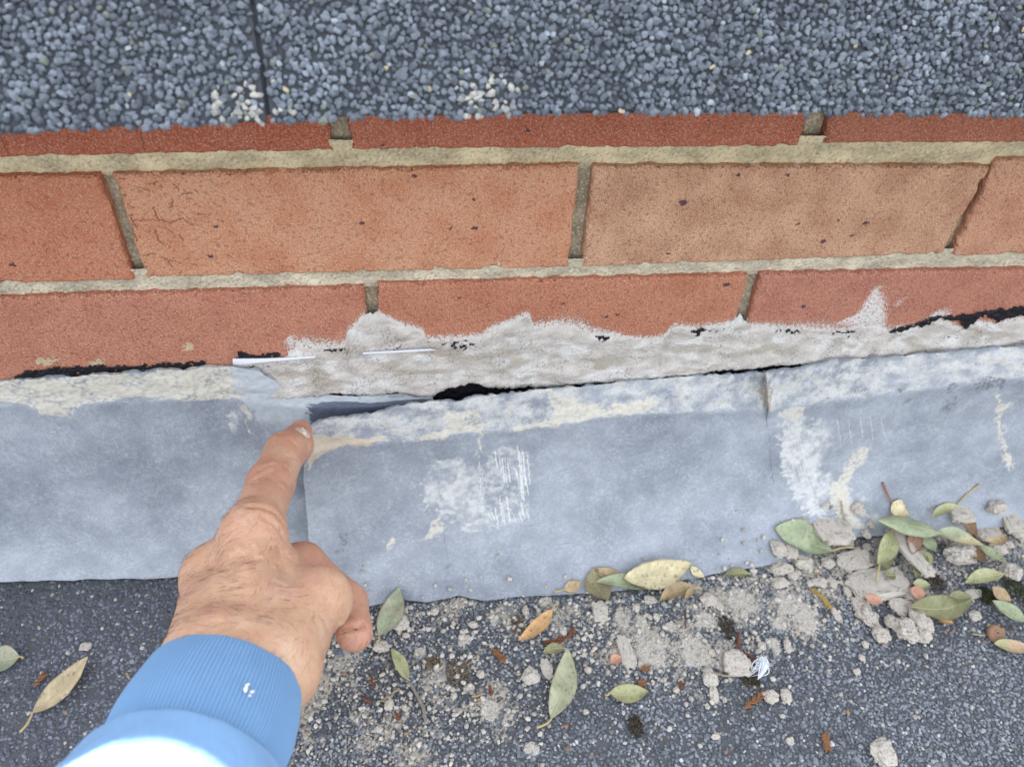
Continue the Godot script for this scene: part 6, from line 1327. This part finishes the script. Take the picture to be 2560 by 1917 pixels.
# ------------------------------------------------------------------ leaves
const LEAF := {"greygreen": [0.30, 0.32, 0.21], "green": [0.30, 0.335, 0.20], "palegreen": [0.37, 0.37, 0.235], "yellowgreen": [0.38, 0.38, 0.20], "olive": [0.24, 0.235, 0.12], "oliveyellow": [0.34, 0.33, 0.17], "olivebrown": [0.25, 0.22, 0.125], "orange": [0.56, 0.33, 0.15], "tan": [0.40, 0.29, 0.165], "tanpale": [0.50, 0.40, 0.245], "cream": [0.62, 0.53, 0.32], "salmon": [0.50, 0.26, 0.175], "salmonyellow": [0.47, 0.33, 0.20], "brown": [0.25, 0.15, 0.085], "brownpink": [0.36, 0.21, 0.14], "greencream": [0.35, 0.37, 0.235]}
func build_leaves() -> void:
	var m := vmat(0.6)
	m.metallic_specular = 0.35
	m.backlight_enabled = true; m.backlight = Color(0.10, 0.10, 0.05)
	var n := 0
	for a in LEAVES:
		n += 1
		var c3: Array = LEAF[a[0]]
		var base := Color(c3[0], c3[1], c3[2])
		var lift: float = a[1]
		var B := Vector2(a[2], a[3]); var T := Vector2(a[4], a[5]); var W: float = a[6]
		var curl: float = a[7]; var bend: float = a[8]; var tilt: float = a[11]
		var L := B.distance_to(T); var d := (T - B) / L; var s := Vector2(-d.y, d.x)
		var nu := 46; var nv := 17
		var na := noise(2000 + n, 90.0, 3); var nb := noise(2100 + n, 420.0, 3); var nw := noise(2200 + n, 40.0, 2)
		var v := PackedVector3Array(); var col := PackedColorArray(); var idx := PackedInt32Array()
		var ribp := PackedVector3Array(); var ribr := PackedFloat32Array()
		for j in nv:
			for i in nu:
				var u := i / (nu - 1.0); var w := (j / (nv - 1.0) - 0.5) * 2.0
				var prof := pow(sin(PI * pow(u, 0.92)), 0.85) * (1.0 - 0.12 * u)
				prof *= 1.0 + 0.05 * na.get_noise_2d(u * 0.08, w) 
				var q := B + d * L * u + s * (W * 0.6 * prof * w + bend * L * sin(PI * u) * 0.55)
				var y := lift + curl * W * 0.55 * prof * (w * w - 0.35) * (0.7 + 0.6 * u) + 0.0016 * nw.get_noise_2d(q.x, q.y) + 0.0006 * absf(w) * prof
				y += tilt * L * (u - 0.5)
				y += L * 0.10 * (u - 0.5) * (u - 0.5)
				y = maxf(y, support(q.x, q.y) + 0.0011)
				var p := Vector3(q.x, y, q.y)
				v.append(p)
				var g := base * (1.0 + 0.30 * na.get_noise_2d(q.x, q.y) + 0.14 * nb.get_noise_2d(q.x, q.y))
				if a[0] == "greencream": g = g.lerp(Color(0.58, 0.48, 0.29), sm(0.45, 0.6, u + 0.25 * w))
				if a[0] == "salmonyellow": g = g.lerp(Color(0.36, 0.34, 0.17), sm(0.5, 0.3, u))
				if a[0] == "greygreen": g = g.lerp(Color(0.36, 0.29, 0.21), 0.6 * sm(0.0, 0.35, na.get_noise_2d(q.x * 0.6, q.y * 0.6)))
				var vein := absf(fposmod(u * 9.0 - absf(w) * 1.6, 1.0) - 0.5)
				g = g.lerp(g * 1.25, sm(0.42, 0.5, vein) * 0.35)
				g = g.lerp(g * 1.4, sm(0.10, 0.0, absf(w)) * 0.6)
				g = g.lerp(Color(0.20, 0.13, 0.07), 0.6 * sm(0.93, 1.0, absf(w)) + 0.55 * sm(0.97, 1.0, u))
				g = g.lerp(Color(0.15, 0.10, 0.06), 0.7 * sm(0.42, 0.55, nb.get_noise_2d(q.x * 0.7 + 4, q.y * 0.7)))
				col.append(g)
				if j == nv / 2: ribp.append(p + Vector3(0, 0.0001, 0)); ribr.append(0.00042 * (1.0 - 0.75 * u))
		quad_grid(idx, nu, nv, 0)
		var up := normals_of(v, idx)[nu * (nv / 2) + nu / 2].y
		if up < 0:
			idx.clear(); quad_grid(idx, nu, nv, 0, true)
		var nf := v.size()
		for k in nf: v.append(v[k] - Vector3(0, 0.00032, 0)); col.append(col[k] * 0.9)
		quad_grid(idx, nu, nv, nf, up >= 0)
		var ring := []
		for i in nu: ring.append(i)
		for j in range(1, nv): ring.append(j * nu + nu - 1)
		for i in range(nu - 2, -1, -1): ring.append((nv - 1) * nu + i)
		for j in range(nv - 2, 0, -1): ring.append(j * nu)
		for k in ring.size():
			var p: int = ring[k]; var q: int = ring[(k + 1) % ring.size()]
			idx.append_array(PackedInt32Array([p, p + nf, q, q, p + nf, q + nf]))
		var leaf := thing("leaf", a[12], "leaf", Vector3.ZERO, "fallen leaves")
		part("blade", amesh(v, idx, col), m, leaf)
		var rm := mat(base.lerp(Color(0.55, 0.45, 0.25), 0.45), 0.7)
		part("midrib", tube(ribp, ribr, 5), rm, leaf)
		if a[9] != 0 or a[10] != 0:
			var S := Vector3(a[9], 0, a[10]); S.y = maxf(support(S.x, S.z) + 0.0012, lift * 0.8)
			var p0 := ribp[0]; var pts := PackedVector3Array(); var rad := PackedFloat32Array()
			for k in 9:
				var t := k / 8.0
				var p := p0.lerp(S, t) + Vector3(s.x, 0, s.y) * L * 0.03 * sin(PI * t)
				pts.append(p); rad.append(lerpf(0.00055, 0.0008, t))
			var st_col := Color(0.42, 0.33, 0.16) if not String(a[12]).contains("red stalk") else Color(0.30, 0.13, 0.09)
			part("stalk", tube(pts, rad, 7), mat(st_col, 0.7), leaf)
